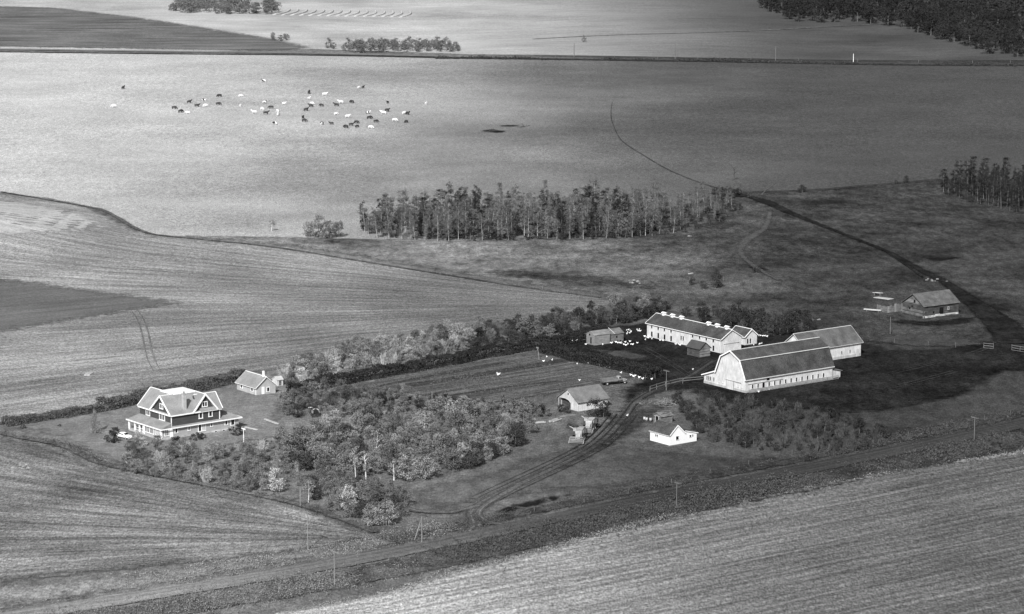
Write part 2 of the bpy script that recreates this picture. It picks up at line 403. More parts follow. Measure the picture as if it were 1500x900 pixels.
strip('garden_bed', [(600, 566), (720, 547), (840, 526), (870, 520)], 5.0, M_gdirt, soft=1.6)
strip('garden_bed', [(640, 583), (760, 566), (815, 560)], 2.2, M_gdirt, soft=1)
strip('garden_bed', [(480, 582), (600, 558), (740, 532)], 2.5, M_gdirt, soft=1)
M_mud = ground_mat('yard_mud', .021, fine=.6, patch=.5, pscale=.05, rag_scale=.25)
sheet('farmyard', [(850, 492), (900, 476), (1000, 466), (1120, 480), (1180, 486), (1270, 500), (1310, 512), (1380, 510), (1450, 497), (1500, 505), (1640, 490), (1640, 545), (1478, 548), (1420, 582), (1330, 601), (1230, 611), (1190, 604), (1120, 600), (1040, 590), (1000, 575), (962, 580), (945, 600), (925, 622), (900, 645), (880, 640), (878, 615), (905, 588), (900, 570), (935, 556), (880, 534), (810, 512), (800, 504)], M_mud, cell=6, soft=6)
M_yg = ground_mat('yard_grass', .06, fine=.4, patch=.3)
sheet('yard_grass_patch', [(850, 512), (915, 514), (955, 522), (950, 532), (900, 526)], M_yg, cell=4, soft=3)
sheet('yard_grass_patch', [(1265, 498), (1330, 488), (1400, 492), (1452, 505), (1400, 511), (1320, 509)], M_yg, cell=5, soft=3)
sheet('mud_patch', [(1296, 464), (1352, 471), (1412, 465), (1440, 462), (1420, 476), (1360, 480), (1300, 474)], M_mud, cell=4, soft=3)
M_road = ground_mat('dirt_road', .27, fine=.3, patch=.2, rows=.3, rfreq=.9, tone=(-90, 40, .055))
ROAD = [(-150, 930), (100, 892), (250, 868), (430, 838), (600, 806), (700, 785), (800, 763), (900, 742), (1000, 722), (1100, 703), (1200, 684), (1300, 664), (1400, 643), (1500, 622), (1660, 590)]
M_ditch = ground_mat('ditch_weeds', .15, fine=.6, patch=.5, pscale=.09, tone=(-90, 50, .05))
strip('roadside_ditch', ROAD, 13, M_ditch, side=-10, soft=2, across=8); strip('roadside_ditch', ROAD[4:], 5.5, M_ditch, side=7.6, soft=1.5)
strip('road', ROAD, 7.6, M_road, soft=.7, across=10, crown=.12)
M_track = ground_mat('track_dirt', .15, fine=.5, patch=.35, rows=.4, rfreq=1.6, tone=(-20, 40, .06))
M_rut = ground_mat('wheel_rut', .085, tone=(-10, 30, .03), fine=.3, patch=.2)
DRIVE = [(668, 792), (692, 772), (688, 752), (715, 732), (770, 706), (830, 678), (872, 655), (898, 632), (918, 608), (932, 590), (962, 572), (1010, 552), (1045, 530)]
DRIVE2 = [(770, 772), (722, 768), (700, 756), (712, 740), (760, 712)]
LOOP = [(700, 742), (660, 752), (610, 750), (590, 744)]
for nm, pth, w in (('driveway', DRIVE, 4.2), ('side_track', DRIVE2, 3.0), ('side_track', LOOP, 2.6)):
    strip(nm, pth, w + 1, M_track, soft=2.4, across=8)
    for sd_ in (-.8, .8): strip('wheel_rut', pth, .7, M_rut, side=sd_, soft=.3, across=4)
M_yrut = ground_mat('yard_rut', .045, fine=.4, patch=.4)
for pth in ([(1010, 552), (985, 535), (960, 520), (940, 510)], [(1030, 545), (1050, 532), (1062, 524)], [(1240, 560), (1320, 545), (1420, 520), (1470, 500)], [(1110, 590), (1200, 585), (1300, 570), (1400, 545)]):
    for sd_ in (-.8, .8): strip('yard_rut', pth, .6, M_yrut, side=sd_, soft=.3, across=4)
sheet('trampled_ground', [(812, 700), (800, 690), (850, 655), (880, 640), (900, 612), (935, 596), (965, 582), (995, 592), (985, 606), (960, 622), (940, 640), (905, 656), (860, 682)], ground_mat('trampled_soil', .05, fine=.5, patch=.4, pscale=.1), cell=4, soft=7)
for sd_ in (2.4, 3.9, -2.6): strip('wheel_rut', DRIVE[3:9], .55, M_rut, side=sd_, soft=.25, across=4)
M_pud = ground_mat('wet_ditch_mud', .018, fine=.25, patch=.2, rag_scale=.5)
sheet('mud_hollow', [(714, 754), (748, 740), (800, 729), (850, 719), (838, 728), (790, 742), (740, 755)], M_pud, cell=3, soft=2)
M_lane = ground_mat('lane_mud', .02, fine=.5, patch=.45, pscale=.1)
strip('cattle_path', [(897, 150, .3), (895, 165, .7), (897, 180, .8), (910, 206, .8), (942, 228, .9), (980, 250, 1.0), (1030, 270, 1.2), (1080, 284, 2.2)], 1, ground_mat('path_soil', .075, fine=.5, patch=.5, pscale=.05), soft=1, step=5)
strip('cattle_lane', [(1060, 279, 1.2), (1085, 286, 3.5), (1120, 296, 7.5), (1160, 314, 5.5), (1230, 342, 3.6), (1300, 370, 4), (1345, 395, 5.2), (1385, 415, 5.5), (1420, 440, 8), (1462, 472, 12.0), (1495, 505, 15.0)], 3, M_lane, soft=2.2, step=4, across=8)
strip('cattle_lane', [(1040, 284, 2.5), (1080, 288, 4), (1120, 292, 3)], 3, M_lane, soft=1.2)
strip('side_path', [(1285, 362, .8), (1320, 385, 1.2), (1352, 408, 1.4)], 1, M_lane, soft=.5)
for pl in ([(1318, 368), (1345, 372), (1352, 380), (1340, 378)], [(1352, 378), (1412, 377), (1410, 380), (1372, 385), (1360, 384)], [(1320, 355), (1360, 356), (1352, 358), (1325, 358)], [(1385, 366), (1402, 367), (1395, 369), (1384, 369)], [(1425, 378), (1448, 378), (1440, 380), (1428, 380)],
           [(1090, 390), (1115, 388), (1130, 397), (1105, 402)], [(698, 192), (722, 190), (745, 193), (738, 196), (712, 195)], [(728, 185), (752, 183.5), (770, 184), (760, 186), (735, 187)]):
    sheet('mud_hollow', pl, M_pud, cell=4, soft=3)
M_dry = ground_mat('dry_path', .085, fine=.35, patch=.2)
strip('worn_path', [(1128, 312, 3), (1120, 335, 5), (1095, 352, 6), (1085, 372, 4), (1110, 395, 3), (1140, 412, 2)], 3, M_dry, soft=2.5)
M_farhedge = ground_mat('far_ditch', .05, fine=.4, patch=.2)
strip('far_road', [(-260, 73), (0, 73), (300, 77), (460, 79), (690, 84), (900, 87), (1100, 90), (1480, 95), (1700, 97)], 10, ground_mat('far_road_dirt', .2, fine=.2, patch=.15, tone=(-60, 120, .07)), soft=2, step=14)
strip('far_road_ditch', [(-260, 75), (0, 76), (300, 79.5), (460, 81), (690, 85.5), (900, 88.5), (1100, 91.5), (1490, 96.5)], 6, M_farhedge, soft=2, step=14, side=-3)
sheet('weedy_slope', [(88, 296), (150, 305), (192, 324), (222, 345), (190, 342), (160, 326), (120, 308)], ground_mat('slope_weeds', .12, fine=.5, patch=.3), cell=4, soft=7)
strip('field_track', [(0, 282), (70, 294), (150, 310), (208, 340), (300, 352), (420, 366), (640, 402), (760, 421), (880, 437)], 2.6, ground_mat('field_edge_weeds', .1, fine=.6, patch=.5), soft=1.8)
strip('field_track', [(-60, 622), (20, 641), (90, 655), (140, 678), (200, 692), (300, 712), (440, 742), (548, 782)], 3.0, ground_mat('field_edge_weeds_near', .12, fine=.6, patch=.5), soft=1.6)
for sd_ in (-.9, .9):
    strip('wheel_rut', [(196, 455, .2), (206, 470, .6), (213, 492, .7), (217, 512, .6), (222, 530, .5), (230, 545, .2)], .6, ground_mat('stubble_rut', .17, fine=.4, patch=.3), side=sd_, soft=.3, across=4)
strip('fence_line_grass', [(1296, 36), (1100, 46), (900, 52), (780, 58)], 4, ground_mat('far_field_edge', .15, fine=.5, patch=.5), soft=4, step=14)
# curved swaths of straw on the far stubble
M_swath = ground_mat('straw_swath', .52, fine=.2, patch=.1, ragged=False)
for k in range(15):
    x = 424 + k * 12.5
    pts = []
    for j in range(9):
        u = j / 8; pts.append(G(x + 9 * math.sin(math.pi * u) - 26 * u + (k * .8) * u, 13.5 + 9.5 * u + k * .25))
    mb = MB()
    for i in range(8):
        for s_ in (0, 1): pass
    mb.tube([p + Vector((0, 0, .25)) for p in pts], [.1] + [.75] * 7 + [.1], 5)
    o = mb.build('swath', M_swath, None, True); o.parent = far

# ------------------------------------------------------------------ buildings
WHITE = paint('white_paint', .58, amp=.14, fine=.08, streak=.2)
WHITE_CLEAN = paint('fresh_white_paint', .8, amp=.03, fine=.03)
WHITE_OLD = paint('worn_white_paint', .5, amp=.16, fine=.12, streak=.22)
TRIM = paint('white_trim', .88, amp=.03, fine=.02)
SHING = paint('dark_shingles', .066, amp=.34, scale=.6, fine=.4, rough=.95, spec=.05)
SHING_M = paint('grey_shingles', .11, amp=.3, scale=.8, fine=.25, rough=.95, spec=.05)
SHING_H = paint('house_shingles', .26, amp=.16, scale=.9, fine=.18, rough=.95, spec=.05)
SHING_OLD = paint('bleached_shingles', .11, amp=.3, scale=1.0, fine=.4, rough=.95, spec=.03)
DKSIDE = boards('dark_stained_shingle_siding', .07, .15, .2)
STUCCO = paint('pale_stucco', .36, amp=.10, fine=.1)
OLDWOOD = boards('weathered_boards', .15, .35, .28)
OLDWOOD_D = boards('dark_weathered_boards', .075, .4, .3)
GREYWOOD = boards('grey_plank_wood', .22, .25, .2)
PLANK = paint('bleached_plank', .45, amp=.15, fine=.15)
STONE = paint('foundation_stone', .42, amp=.2, scale=2, fine=.2)
BRICK = paint('pale_brick', .42, amp=.12, scale=3, fine=.15)
GLASS = paint('window_glass', .02, amp=.2, rough=.15, spec=.5)
DARK = paint('dark_opening', .012, amp=.3, rough=1, spec=0)
POLE = paint('pole_wood', .22, amp=.2, fine=.2)
RUBBER = paint('tyre_rubber', .03, amp=.2)
STEEL = paint('dull_galvanised_steel', .36, amp=.25, fine=.2, rough=.5, spec=.4)
STEEL_D = paint('dark_machine_steel', .07, amp=.3, fine=.2, rough=.6, spec=.3)
STRAW = paint('old_straw', .2, amp=.3, fine=.3)
DIRECTION = R(37)

def at_corner(px, py): return G(px, py)
def window(root, face, u, z, w, h, d0, frame=WHITE, fw=.12, mull=0, pane=GLASS, name='window'):
    """window on the wall face 'x' (normal -x, at x = d0) or 'y' (normal -y, at y = d0); u is along the wall"""
    fm, pm = MB(), MB()
    def bx(mb, u0, u1, z0, z1, e0, e1):
        if face == 'x': mb.box(d0 - e1, d0 - e0, u0, u1, z0, z1)
        else: mb.box(u0, u1, d0 - e1, d0 - e0, z0, z1)
    u0, u1, z0, z1 = u - w / 2, u + w / 2, z - h / 2, z + h / 2
    bx(fm, u0 - fw, u1 + fw, z1, z1 + fw, -.02, .08); bx(fm, u0 - fw - .05, u1 + fw + .05, z0 - fw, z0, -.02, .12)
    bx(fm, u0 - fw, u0, z0, z1, -.02, .08); bx(fm, u1, u1 + fw, z0, z1, -.02, .08)
    for k in range(mull):
        c = u0 + w * (k + 1) / (mull + 1); bx(fm, c - .06, c + .06, z0, z1, -.02, .07)
    o = fm.build(name, frame, root)
    bx(pm, u0, u1, z0, z1, -.02, .015); p = pm.build('pane', pane, o)
    return o
def opening(root, face, u, z, w, h, d0, name='doorway', mat=DARK, e=.02):
    mb = MB()
    if face == 'x': mb.box(d0 - e, d0 + .02, u - w / 2, u + w / 2, z - h / 2, z + h / 2)
    else: mb.box(u - w / 2, u + w / 2, d0 - e, d0 + .02, z - h / 2, z + h / 2)
    return mb.build(name, mat, root)
def gable(root, x0, x1, y0, y1, eave, peak, along, wall, roof, oh=.4, trim=None, th=.14, ridge=None, roof_name='roof', wname='wall', z0=0.0, tw=.22):
    """walls with two gable ends and two roof slopes; along = axis of the ridge"""
    a0, a1, b0, b1 = (x0, x1, y0, y1) if along == 'x' else (y0, y1, x0, x1)
    c = ridge if ridge is not None else (b0 + b1) / 2
    prof = [(b0, z0), (b1, z0), (b1, eave), (c, peak), (b0, eave)]
    if wall is not None: MB().prism(prof, along, a0, a1).build(wname, wall, root)
    P = (lambda a, b, z: (a, b, z)) if along == 'x' else (lambda a, b, z: (b, a, z))
    r = MB()
    s0 = (peak - eave) / (c - b0); s1 = (peak - eave) / (b1 - c); up = .02
    A0, A1 = a0 - oh, a1 + oh
    e0 = (b0 - oh, eave - s0 * oh + up); e1 = (b1 + oh, eave - s1 * oh + up); pk = (c, peak + up)
    r.slab([P(A0, *e0), P(A1, *e0), P(A1, *pk), P(A0, *pk)], th); r.slab([P(A0, *e1), P(A1, *e1), P(A1, *pk), P(A0, *pk)], th)
    ro = r.build(roof_name, roof, root)
    if trim is not None:
        t = MB()
        for A, s in ((A0, -.03), (A1, .03)):
            t.beam(P(A + s, e0[0], e0[1] + th * .6), P(A + s, pk[0], pk[1] + th * .6), .12, tw, up=P(1, 0, 0) if 0 else (0, 0, 1))
            t.beam(P(A + s, e1[0], e1[1] + th * .6), P(A + s, pk[0], pk[1] + th * .6), .12, tw)
        t.beam(P(A0, e0[0] - .04, e0[1] + .06), P(A1, e0[0] - .04, e0[1] + .06), .1, tw)
        t.beam(P(A0, e1[0] + .04, e1[1] + .06), P(A1, e1[0] + .04, e1[1] + .06), .1, tw)
        t.beam(P(A0, c, peak + th + .06), P(A1, c, peak + th + .06), .3, .1)
        t.build('trim', trim, root)
    return ro

# ---- farmhouse
def farmhouse():
    g = G(236, 630, 2.8); yaw = R(38.5)
    r = empty('farmhouse', (g.x, g.y, T(g.x, g.y)), yaw, 'large two-storey farmhouse with dark upper walls, cross gables, chimney and porch', 'house')
    fl = .55                                            # floor above the ground
    MB().box(3.0, 22.0, .55, 13.9, 0, fl).build('foundation', STONE, r)
    MB().box(3.05, 16.6, .6, 13.9, fl, 2.95).build('ground_floor_wall', STUCCO, r)
    MB().box(16.6, 21.9, .62, 7.5, fl, 2.75).build('side_wing_wall', STUCCO, r)
    MB().box(3.2, 16.6, .6, 14.6, 2.95, 5.75).build('upper_wall', DKSIDE, r)
    # main roof: hipped body with a flat deck on top
    e = (2.85, 16.9, .2, 14.8); d = (6.7, 12.4, 4.9, 10.2); z0, z1 = 5.6, 9.55
    m = MB(); vs = [(e[0], e[2], z0), (e[1], e[2], z0), (e[1], e[3], z0), (e[0], e[3], z0), (d[0], d[2], z1), (d[1], d[2], z1), (d[1], d[3], z1), (d[0], d[3], z1)]
    m.add(vs, [(0, 3, 2, 1), (4, 5, 6, 7), (0, 1, 5, 4), (1, 2, 6, 5), (2, 3, 7, 6), (3, 0, 4, 7)])
    rf = m.build('roof', SHING_H, r)
    MB().box(d[0] - .35, d[1] + .35, d[2] - .35, d[3] + .35, z1 - .1, z1 + .16).build('flat_deck', WHITE_CLEAN, rf)
    t = MB()
    t.beam((e[0], e[2] - .03, z0), (e[1], e[2] - .03, z0), .14, .3); t.beam((e[0] - .03, e[2], z0), (e[0] - .03, e[3], z0), .14, .3)
    t.beam((e[1] + .03, e[2], z0), (e[1] + .03, e[3], z0), .14, .3); t.beam((e[0], e[3] + .03, z0), (e[1], e[3] + .03, z0), .14, .3)
    t.build('eave_trim', TRIM, r)
    def cross(axis, c, b0, b1, a0, a1, peak=9.6, sgn=-1):
        """gable dormer: ridge along axis at c, from the face a0 back to a1"""
        P = (lambda a, b, z: (a, b, z)) if axis == 'x' else (lambda a, b, z: (b, a, z))
        gm = MB(); ev = 5.62
        gm.prism([(b0 + .35, ev), (b1 - .35, ev), (c, peak - .3)], axis, a0, a1); gm.build('gable_wall', DKSIDE, r)
        A0 = a0 + sgn * .45; q = MB()
        q.slab([P(A0, b0, ev), P(a1, b0, ev), P(a1, c, peak), P(A0, c, peak)], .12); q.slab([P(A0, b1, ev), P(a1, b1, ev), P(a1, c, peak), P(A0, c, peak)], .12)
        go = q.build('gable_roof', SHING_H, r); t = MB()
        t.beam(P(A0 + sgn * .05, b0, ev + .03), P(A0 + sgn * .05, c, peak + .06), .14, .38); t.beam(P(A0 + sgn * .05, b1, ev + .03), P(A0 + sgn * .05, c, peak + .06), .14, .38)
        t.beam(P(A0, c, peak + .14), P(a1, c, peak + .14), .26, .12); t.build('gable_trim', TRIM, go)
    cross('x', 4.8, .2, 9.4, 3.18, 8, 9.6)                # faces the porch side
    cross('y', 12.4, 9.0, 15.8, .58, 6, 9.6)              # faces the yard side
    cross('y', 6.7, 2.85, 10.5, 14.62, 8, 9.6, sgn=1)     # far end
    cross('x', 3.2, .1, 6.4, 16.62, 11, 9.1, sgn=1)       # wing end
    MB().box(3.14, 3.3, .54, .7, 2.95, 5.6).build('corner_board', TRIM, r); MB().box(16.45, 16.66, .54, .7, 2.95, 5.6).build('corner_board', TRIM, r)
    # chimney on the yard slope
    ch = MB(); ch.box(6.9, 7.7, 1.0, 1.8, 5.8, 10.1); ch.box(6.82, 7.78, .92, 1.88, 10.1, 10.3); co = ch.build('chimney', BRICK, r)
    MB().tube([(7.3, 1.4, 10.3), (7.3, 1.4, 10.75)], [.13, .13], 8).build('flue', STEEL_D, co)
    # skirt eave on the yard side and the side wing's hipped roof
    s = MB(); s.slab([(2.9, .0, 2.72), (16.6, .0, 2.72), (16.6, .62, 3.02), (2.9, .62, 3.02)], .1); s.build('skirt_roof', SHING_H, r)
    s = MB(); vs = [(16.55, .0, 2.75), (22.5, .0, 2.75), (22.5, 8.1, 2.75), (16.55, 8.1, 2.75), (16.55, 2.2, 3.95), (20.3, 2.6, 3.95), (20.3, 5.6, 3.95), (16.55, 6, 3.95)]
    s.add(vs, [(0, 3, 2, 1), (4, 5, 6, 7), (0, 1, 5, 4), (1, 2, 6, 5), (2, 3, 7, 6), (3, 0, 4, 7)]); s.build('wing_roof', SHING_H, r)
    t = MB(); t.beam((2.9, -.04, 2.74), (22.55, -.04, 2.74), .12, .26); t.beam((22.54, 0, 2.74), (22.54, 8.1, 2.74), .12, .26); t.build('lower_trim', TRIM, r)
    # porch: sloping roof, deck, posts, glazed end
    p = MB(); p.slab([(-.1, -.1, 2.68), (-.1, 15.4, 2.68), (3.22, 14.7, 3.75), (3.22, .55, 3.75)], .12)
    p.add([(-.1, -.1, 2.68), (3.22, .55, 2.7), (3.22, .55, 3.8)], [(0, 1, 2)]); po = p.build('porch_roof', SHING_H, r)
    t = MB(); t.beam((-.14, -.15, 2.74), (-.14, 15.45, 2.74), .12, .26); t.beam((-.1, -.14, 2.74), (2.95, -.14, 2.74), .12, .26); t.build('porch_trim', TRIM, po)
    MB().box(.2, 3.05, .3, 15.0, 0, fl - .02).build('porch_deck', STONE, r)
    for y in (15.0, 12.4, 10.3, 8.6):
        MB().box(.25, .55, y - .22, y + .1, fl - .02, 2.7).build('porch_post', TRIM, r)
    rail = MB(); rail.beam((.4, 8.6, 1.45), (.4, 12.3, 1.45), .1, .1); rail.beam((.4, 8.6, .85), (.4, 12.3, .85), .1, .1); rail.build('porch_rail', TRIM, r)
    MB().box(.3, 3.05, .6, 8.1, fl - .02, 2.68).build('sun_room_wall', STUCCO, r)
    MB().box(.16, .5, 7.7, 8.3, fl - .01, 2.69).build('sun_room_pier', TRIM, r)
    for y, w in ((6.7, 1.7), (4.7, 1.7), (2.4, 1.0)): window(r, 'x', y, 1.75, w, 1.25, .3, TRIM, .14, 2)
    MB().box(.18, .6, .45, .95, fl - .01, 2.69).build('corner_post', TRIM, r)
    window(r, 'y', 1.9, 1.75, .9, 1.3, .6, TRIM, .14, 1)
    dm = MB(); dm.box(2.7, 3.6, .5, .58, fl, 2.55); dm.build('door', TRIM, r)
    window(r, 'y', 4.5, 1.9, .6, 1.0, .6, TRIM, .12)
    window(r, 'y', 8.0, 1.9, .45, .8, .6, TRIM, .12)
    window(r, 'y', 11.0, 1.7, .7, 1.6, .6, TRIM, .14); window(r, 'y', 12.1, 1.7, .8, 1.6, .6, TRIM, .14, 2)
    window(r, 'y', 14.3, 2.0, .45, .7, .6, TRIM, .12); window(r, 'y', 18.4, 1.9, .6, .9, .62, TRIM, .12); window(r, 'y', 20.2, 1.85, .9, 1.4, .62, TRIM, .14)
    MB().box(14.5, 19.0, .3, .55, 0, .45).build('footing', STONE, r)
    for x in (15.2, 17.4): window(r, 'y', x, .28, .7, .25, .3, TRIM, .06, name='cellar_window')
    # upper windows
    window(r, 'x', 10.9, 4.7, 1.5, 1.2, 3.2, TRIM, .15, 1); window(r, 'x', 4.6, 4.75, 2.1, 1.45, 3.18, TRIM, .17, 2)
    window(r, 'x', 4.8, 7.2, 1.2, 1.0, 3.18, TRIM, .17, 1)
    window(r, 'y', 11.3, 4.7, .75, 1.35, .58, TRIM, .18); window(r, 'y', 14.0, 4.8, .75, 1.35, .58, TRIM, .18)
    window(r, 'y', 12.45, 7.2, 1.2, 1.0, .58, TRIM, .17, 1)
    cell = MB(); cell.slab([(21.9, 2.2, .1), (23.4, 2.2, .1), (23.4, 3.6, .1), (21.9, 3.6, .9)], .1); cell.build('cellar_hatch', TRIM, r)
farmhouse()

def simple(name, px, label, cat='building', yaw=DIRECTION):
    g = G(*px); return empty(name, g, yaw, label, cat)
# ---- cottage by the hedge
r = simple('cottage', (375, 580), 'small pale cottage with grey roof and slim white chimney beside the hedge', 'house')
gable(r, 0, 5.8, 0, 9.0, 2.1, 4.4, 'y', paint('cottage_stucco', .42, .12), SHING_H, .35, TRIM, tw=.12)
MB().box(2.6, 3.0, .6, 1.0, 3.9, 5.9).build('chimney', TRIM, r)
window(r, 'x', 6.8, 1.35, .8, .8, 0, TRIM); window(r, 'x', 1.8, 1.35, .9, .8, 0, TRIM); window(r, 'y', 3.6, 1.2, .7, 1.0, 0, TRIM)
MB().box(1.7, 2.5, -.05, .02, .1, 2.0).build('door', TRIM, r)
cn = MB(); cn.box(-.07, .07, -.07, .07, 0, 2.1); cn.build('corner_board', TRIM, r)
r = simple('tool_shed', (406, 566), 'tiny white shed tucked behind the pale cottage', 'shed')
gable(r, 0, 1.8, 0, 2.2, 1.5, 2.2, 'x', WHITE, WHITE_OLD, .15); opening(r, 'y', .9, .75, .7, 1.3, 0, 'door', OLDWOOD)

# ---- gambrel barn
def barn():
    r = simple('gambrel_barn', (1092, 577), 'big white gambrel-roofed dairy barn with a row of small windows', 'barn')
    L, Wd = 29.7, 11.1
    prof = [(0, 0), (Wd, 0), (Wd, 3.95), (9.25, 8.1), (5.6, 10.0), (1.95, 8.1), (0, 3.95)]
    MB().prism(prof, 'x', 0, L).build('wall', WHITE, r)
    ro = MB()
    for a, b in (((-.35, 3.35), (1.9, 8.15)), ((1.9, 8.15), (5.6, 10.05)), ((5.6, 10.05), (9.3, 8.15)), ((9.3, 8.15), (Wd + .2, 3.6))):
        ro.slab([(-.45, a[0], a[1]), (L + .4, a[0], a[1]), (L + .4, b[0], b[1]), (-.45, b[0], b[1])], .14)
    rf = ro.build('roof', SHING, r)
    t = MB()
    for a, b in (((-.4, 3.4), (1.9, 8.25)), ((1.9, 8.25), (5.6, 10.15)), ((5.6, 10.15), (9.3, 8.25)), ((9.3, 8.25), (Wd + .25, 3.7))):
        t.beam((-.5, a[0], a[1]), (-.5, b[0], b[1]), .12, .3)
    t.build('rake_trim', TRIM, rf)
    t = MB(); t.beam((-.4, 1.75, 8.28), (L + .4, 1.75, 8.28), .5, .1); t.beam((-.4, 5.6, 10.25), (L + .4, 5.6, 10.25), .35, .1); t.beam((-.45, -.42, 3.42), (L + .4, -.42, 3.42), .1, .24); t.build('ridge_flashing', paint('dull_white_flashing', .6, .1), rf)
    # lean-to on the far side, its white end facing the yard
    MB().prism([(Wd, 0), (16.0, 0), (16.0, 2.3), (Wd, 4.0)], 'x', .02, L - .4).build('lean_to_wall', WHITE, r)
    lo = MB(); lo.slab([(-.4, Wd - .1, 4.08), (L, Wd - .1, 4.08), (L, 16.5, 2.2), (-.4, 16.5, 2.2)], .12); lf = lo.build('lean_to_roof', SHING, r)
    t = MB(); t.beam((-.45, Wd - .1, 4.15), (-.45, 16.55, 2.28), .12, .28); t.build('lean_to_trim', TRIM, lf)
    # end lean-to
    MB().prism([(L, 0), (33, 0), (33, 1.9), (L, 2.7)], 'y', .5, 6.5).build('end_shed_wall', WHITE_OLD, r)
    eo = MB(); eo.slab([(L, .1, 2.75), (L, 6.9, 2.75), (33.4, 6.9, 1.9), (33.4, .1, 1.9)], .1); eo.build('end_shed_roof', GREYWOOD, r)
    # plinth of bare boards
    p = MB(); p.box(-.06, .02, -.06, 16.02, 0, .8); p.box(.02, L, -.07, .0, 0, .75); p.build('plinth_boards', paint('bare_plinth', .4, .2, streak=.2), r)
    mb = MB(); mb.beam((-.05, -.05, 1.0), (L * .98, -.9, .6), .06, .0001 + .16); 
    fence = MB()
    for i in range(17):
        x = .5 + i * 1.9; fence.box(x, x + .12, -1.02, -.9, 0, 1.1)
    for z in (.3, .65, 1.0): fence.beam((.5, -.85, z), (31, -.85, z), .05, .16)
    fence.build('pen_rails', GREYWOOD, r)
    # gable end: sliding door with its track, windows
    d = MB(); d.box(-.12, -.05, 4.5, 7.2, .1, 2.35); d.build('sliding_door', WHITE, r)
    tr = MB(); tr.box(-.15, -.04, 1.6, 7.5, 2.4, 2.52); tr.box(-.14, -.04, 4.42, 4.5, .1, 2.4); tr.box(-.14, -.04, 7.2, 7.28, .1, 2.4); tr.build('door_track', paint('track_iron', .2, .2), r)
    for y in (1.5, 2.8, 8.6, 10.0, 12.1, 13.4, 14.1, 14.8): window(r, 'x', y, 1.75, .38, .95, 0.02, WHITE_OLD, .07)
    # long side windows and doors, loft door
    for i in range(14):
        x = 2.3 + i * 1.87
        if i == 2: opening(r, 'y', x, 1.35, .7, 1.7, 0, 'doorway'); continue
        window(r, 'y', x, 1.55, .5, 1.05, 0, WHITE, .06)
    ld = opening(r, 'y', 7.6, 3.0, 1.0, 1.0, 0, 'loft_door', DARK)
    tr = MB(); tr.box(.8, 12.5, -.12, -.02, 2.2, 2.3); tr.build('side_track', paint('track_iron', .2, .2), r)
barn()
def annex():
    g = G(1219, 529); r = empty('hay_barn', g, DIRECTION, 'white gable-roofed wing standing at the far end of the big barn', 'barn')
    gable(r, -9.5, 10.4, 0, 9.0, 4.1, 7.6, 'x', WHITE, SHING_M, .45, MATS['dull_white_flashing'], tw=.12)
    for x in (3.4, 6.4): window(r, 'y', x, 1.9, .35, .8, 0, WHITE_OLD, .06)
    d = MB(); d.box(8.6, 9.6, -.08, -.02, .1, 2.2); d.build('door', WHITE_OLD, r)
    p = MB(); p.box(-.1, 10.42, -.05, .02, 0, .9); p.build('plinth_boards', MATS['bare_plinth'], r)
annex()
# ---- poultry house
def poultry():
    r = simple('poultry_house', (1056, 519), 'long white two-storey poultry house with paired rows of windows and roof vents', 'barn')
    gable(r, 0, 7.2, 0, 31.2, 4.05, 6.2, 'y', WHITE, SHING, .35, TRIM, tw=.16)
    ys = [29.1, 26.3, 23.6, 20.8, 11.7, 8.8, 6.0, 3.1]
    for y in ys: window(r, 'x', y, 3.2, .65, .75, 0, WHITE, .08)
    for y in (29.1, 26.3, 23.6, 20.8, 3.1): opening(r, 'x', y, 1.15, .65, 1.45, 0, 'window')
    for y in (16.5, 15.6): window(r, 'x', y, 2.0, .5, 1.1, 0, WHITE_OLD, .06)
    for y in (28.2, 24.4, 20.6, 9.2, 5.6, 1.7):
        v = MB(); v.box(3.2, 4.0, y - .45, y + .45, 6.15, 6.85); v.prism([(2.95, 6.85), (4.25, 6.85), (3.6, 7.15)], 'y', y - .65, y + .65); v.build('roof_vent', TRIM, r)
    tr = MB(); tr.box(.9, 6.4, -.14, -.04, 2.5, 2.62); tr.build('door_track', paint('track_iron', .2, .2), r)
    d = MB(); d.box(1.2, 3.5, -.09, -.02, .1, 2.45); d.box(3.55, 5.9, -.09, -.02, .1, 2.45); d.build('sliding_door', WHITE, r)
    s = MB(); s.box(-1.2, -.05, 29.0, 31.2, 0, .25); s.build('door_step', STONE, r)
poultry()
r = simple('brooder_house', (1091, 507), 'small white gabled house close behind the poultry house gable end', 'shed')
gable(r, 0, 4.4, 0, 6, 2.6, 4.3, 'y', WHITE, SHING, .35, TRIM)
for x in (1.0, 2.0): opening(r, 'y', x, 1.2, .45, 1.3, 0, 'window', GLASS)
r = simple('granary', (1025, 525), 'dark weathered granary on skids with steep roof in front of poultry house', 'shed')
gable(r, 0, 3.6, 0, 5.2, 2.5, 4.0, 'y', OLDWOOD, paint('granary_shingles', .07, .2, fine=.3), .3)
fr = MB(); fr.box(-.03, .02, .02, 5.18, .1, 2.4); fr.build('side_boards', OLDWOOD_D, r)
for z in (.5, 1.2, 1.9):
    q = MB(); q.box(-.04, 3.64, -.05, .0, z - .12, z + .2); q.build('plank', GREYWOOD, r)
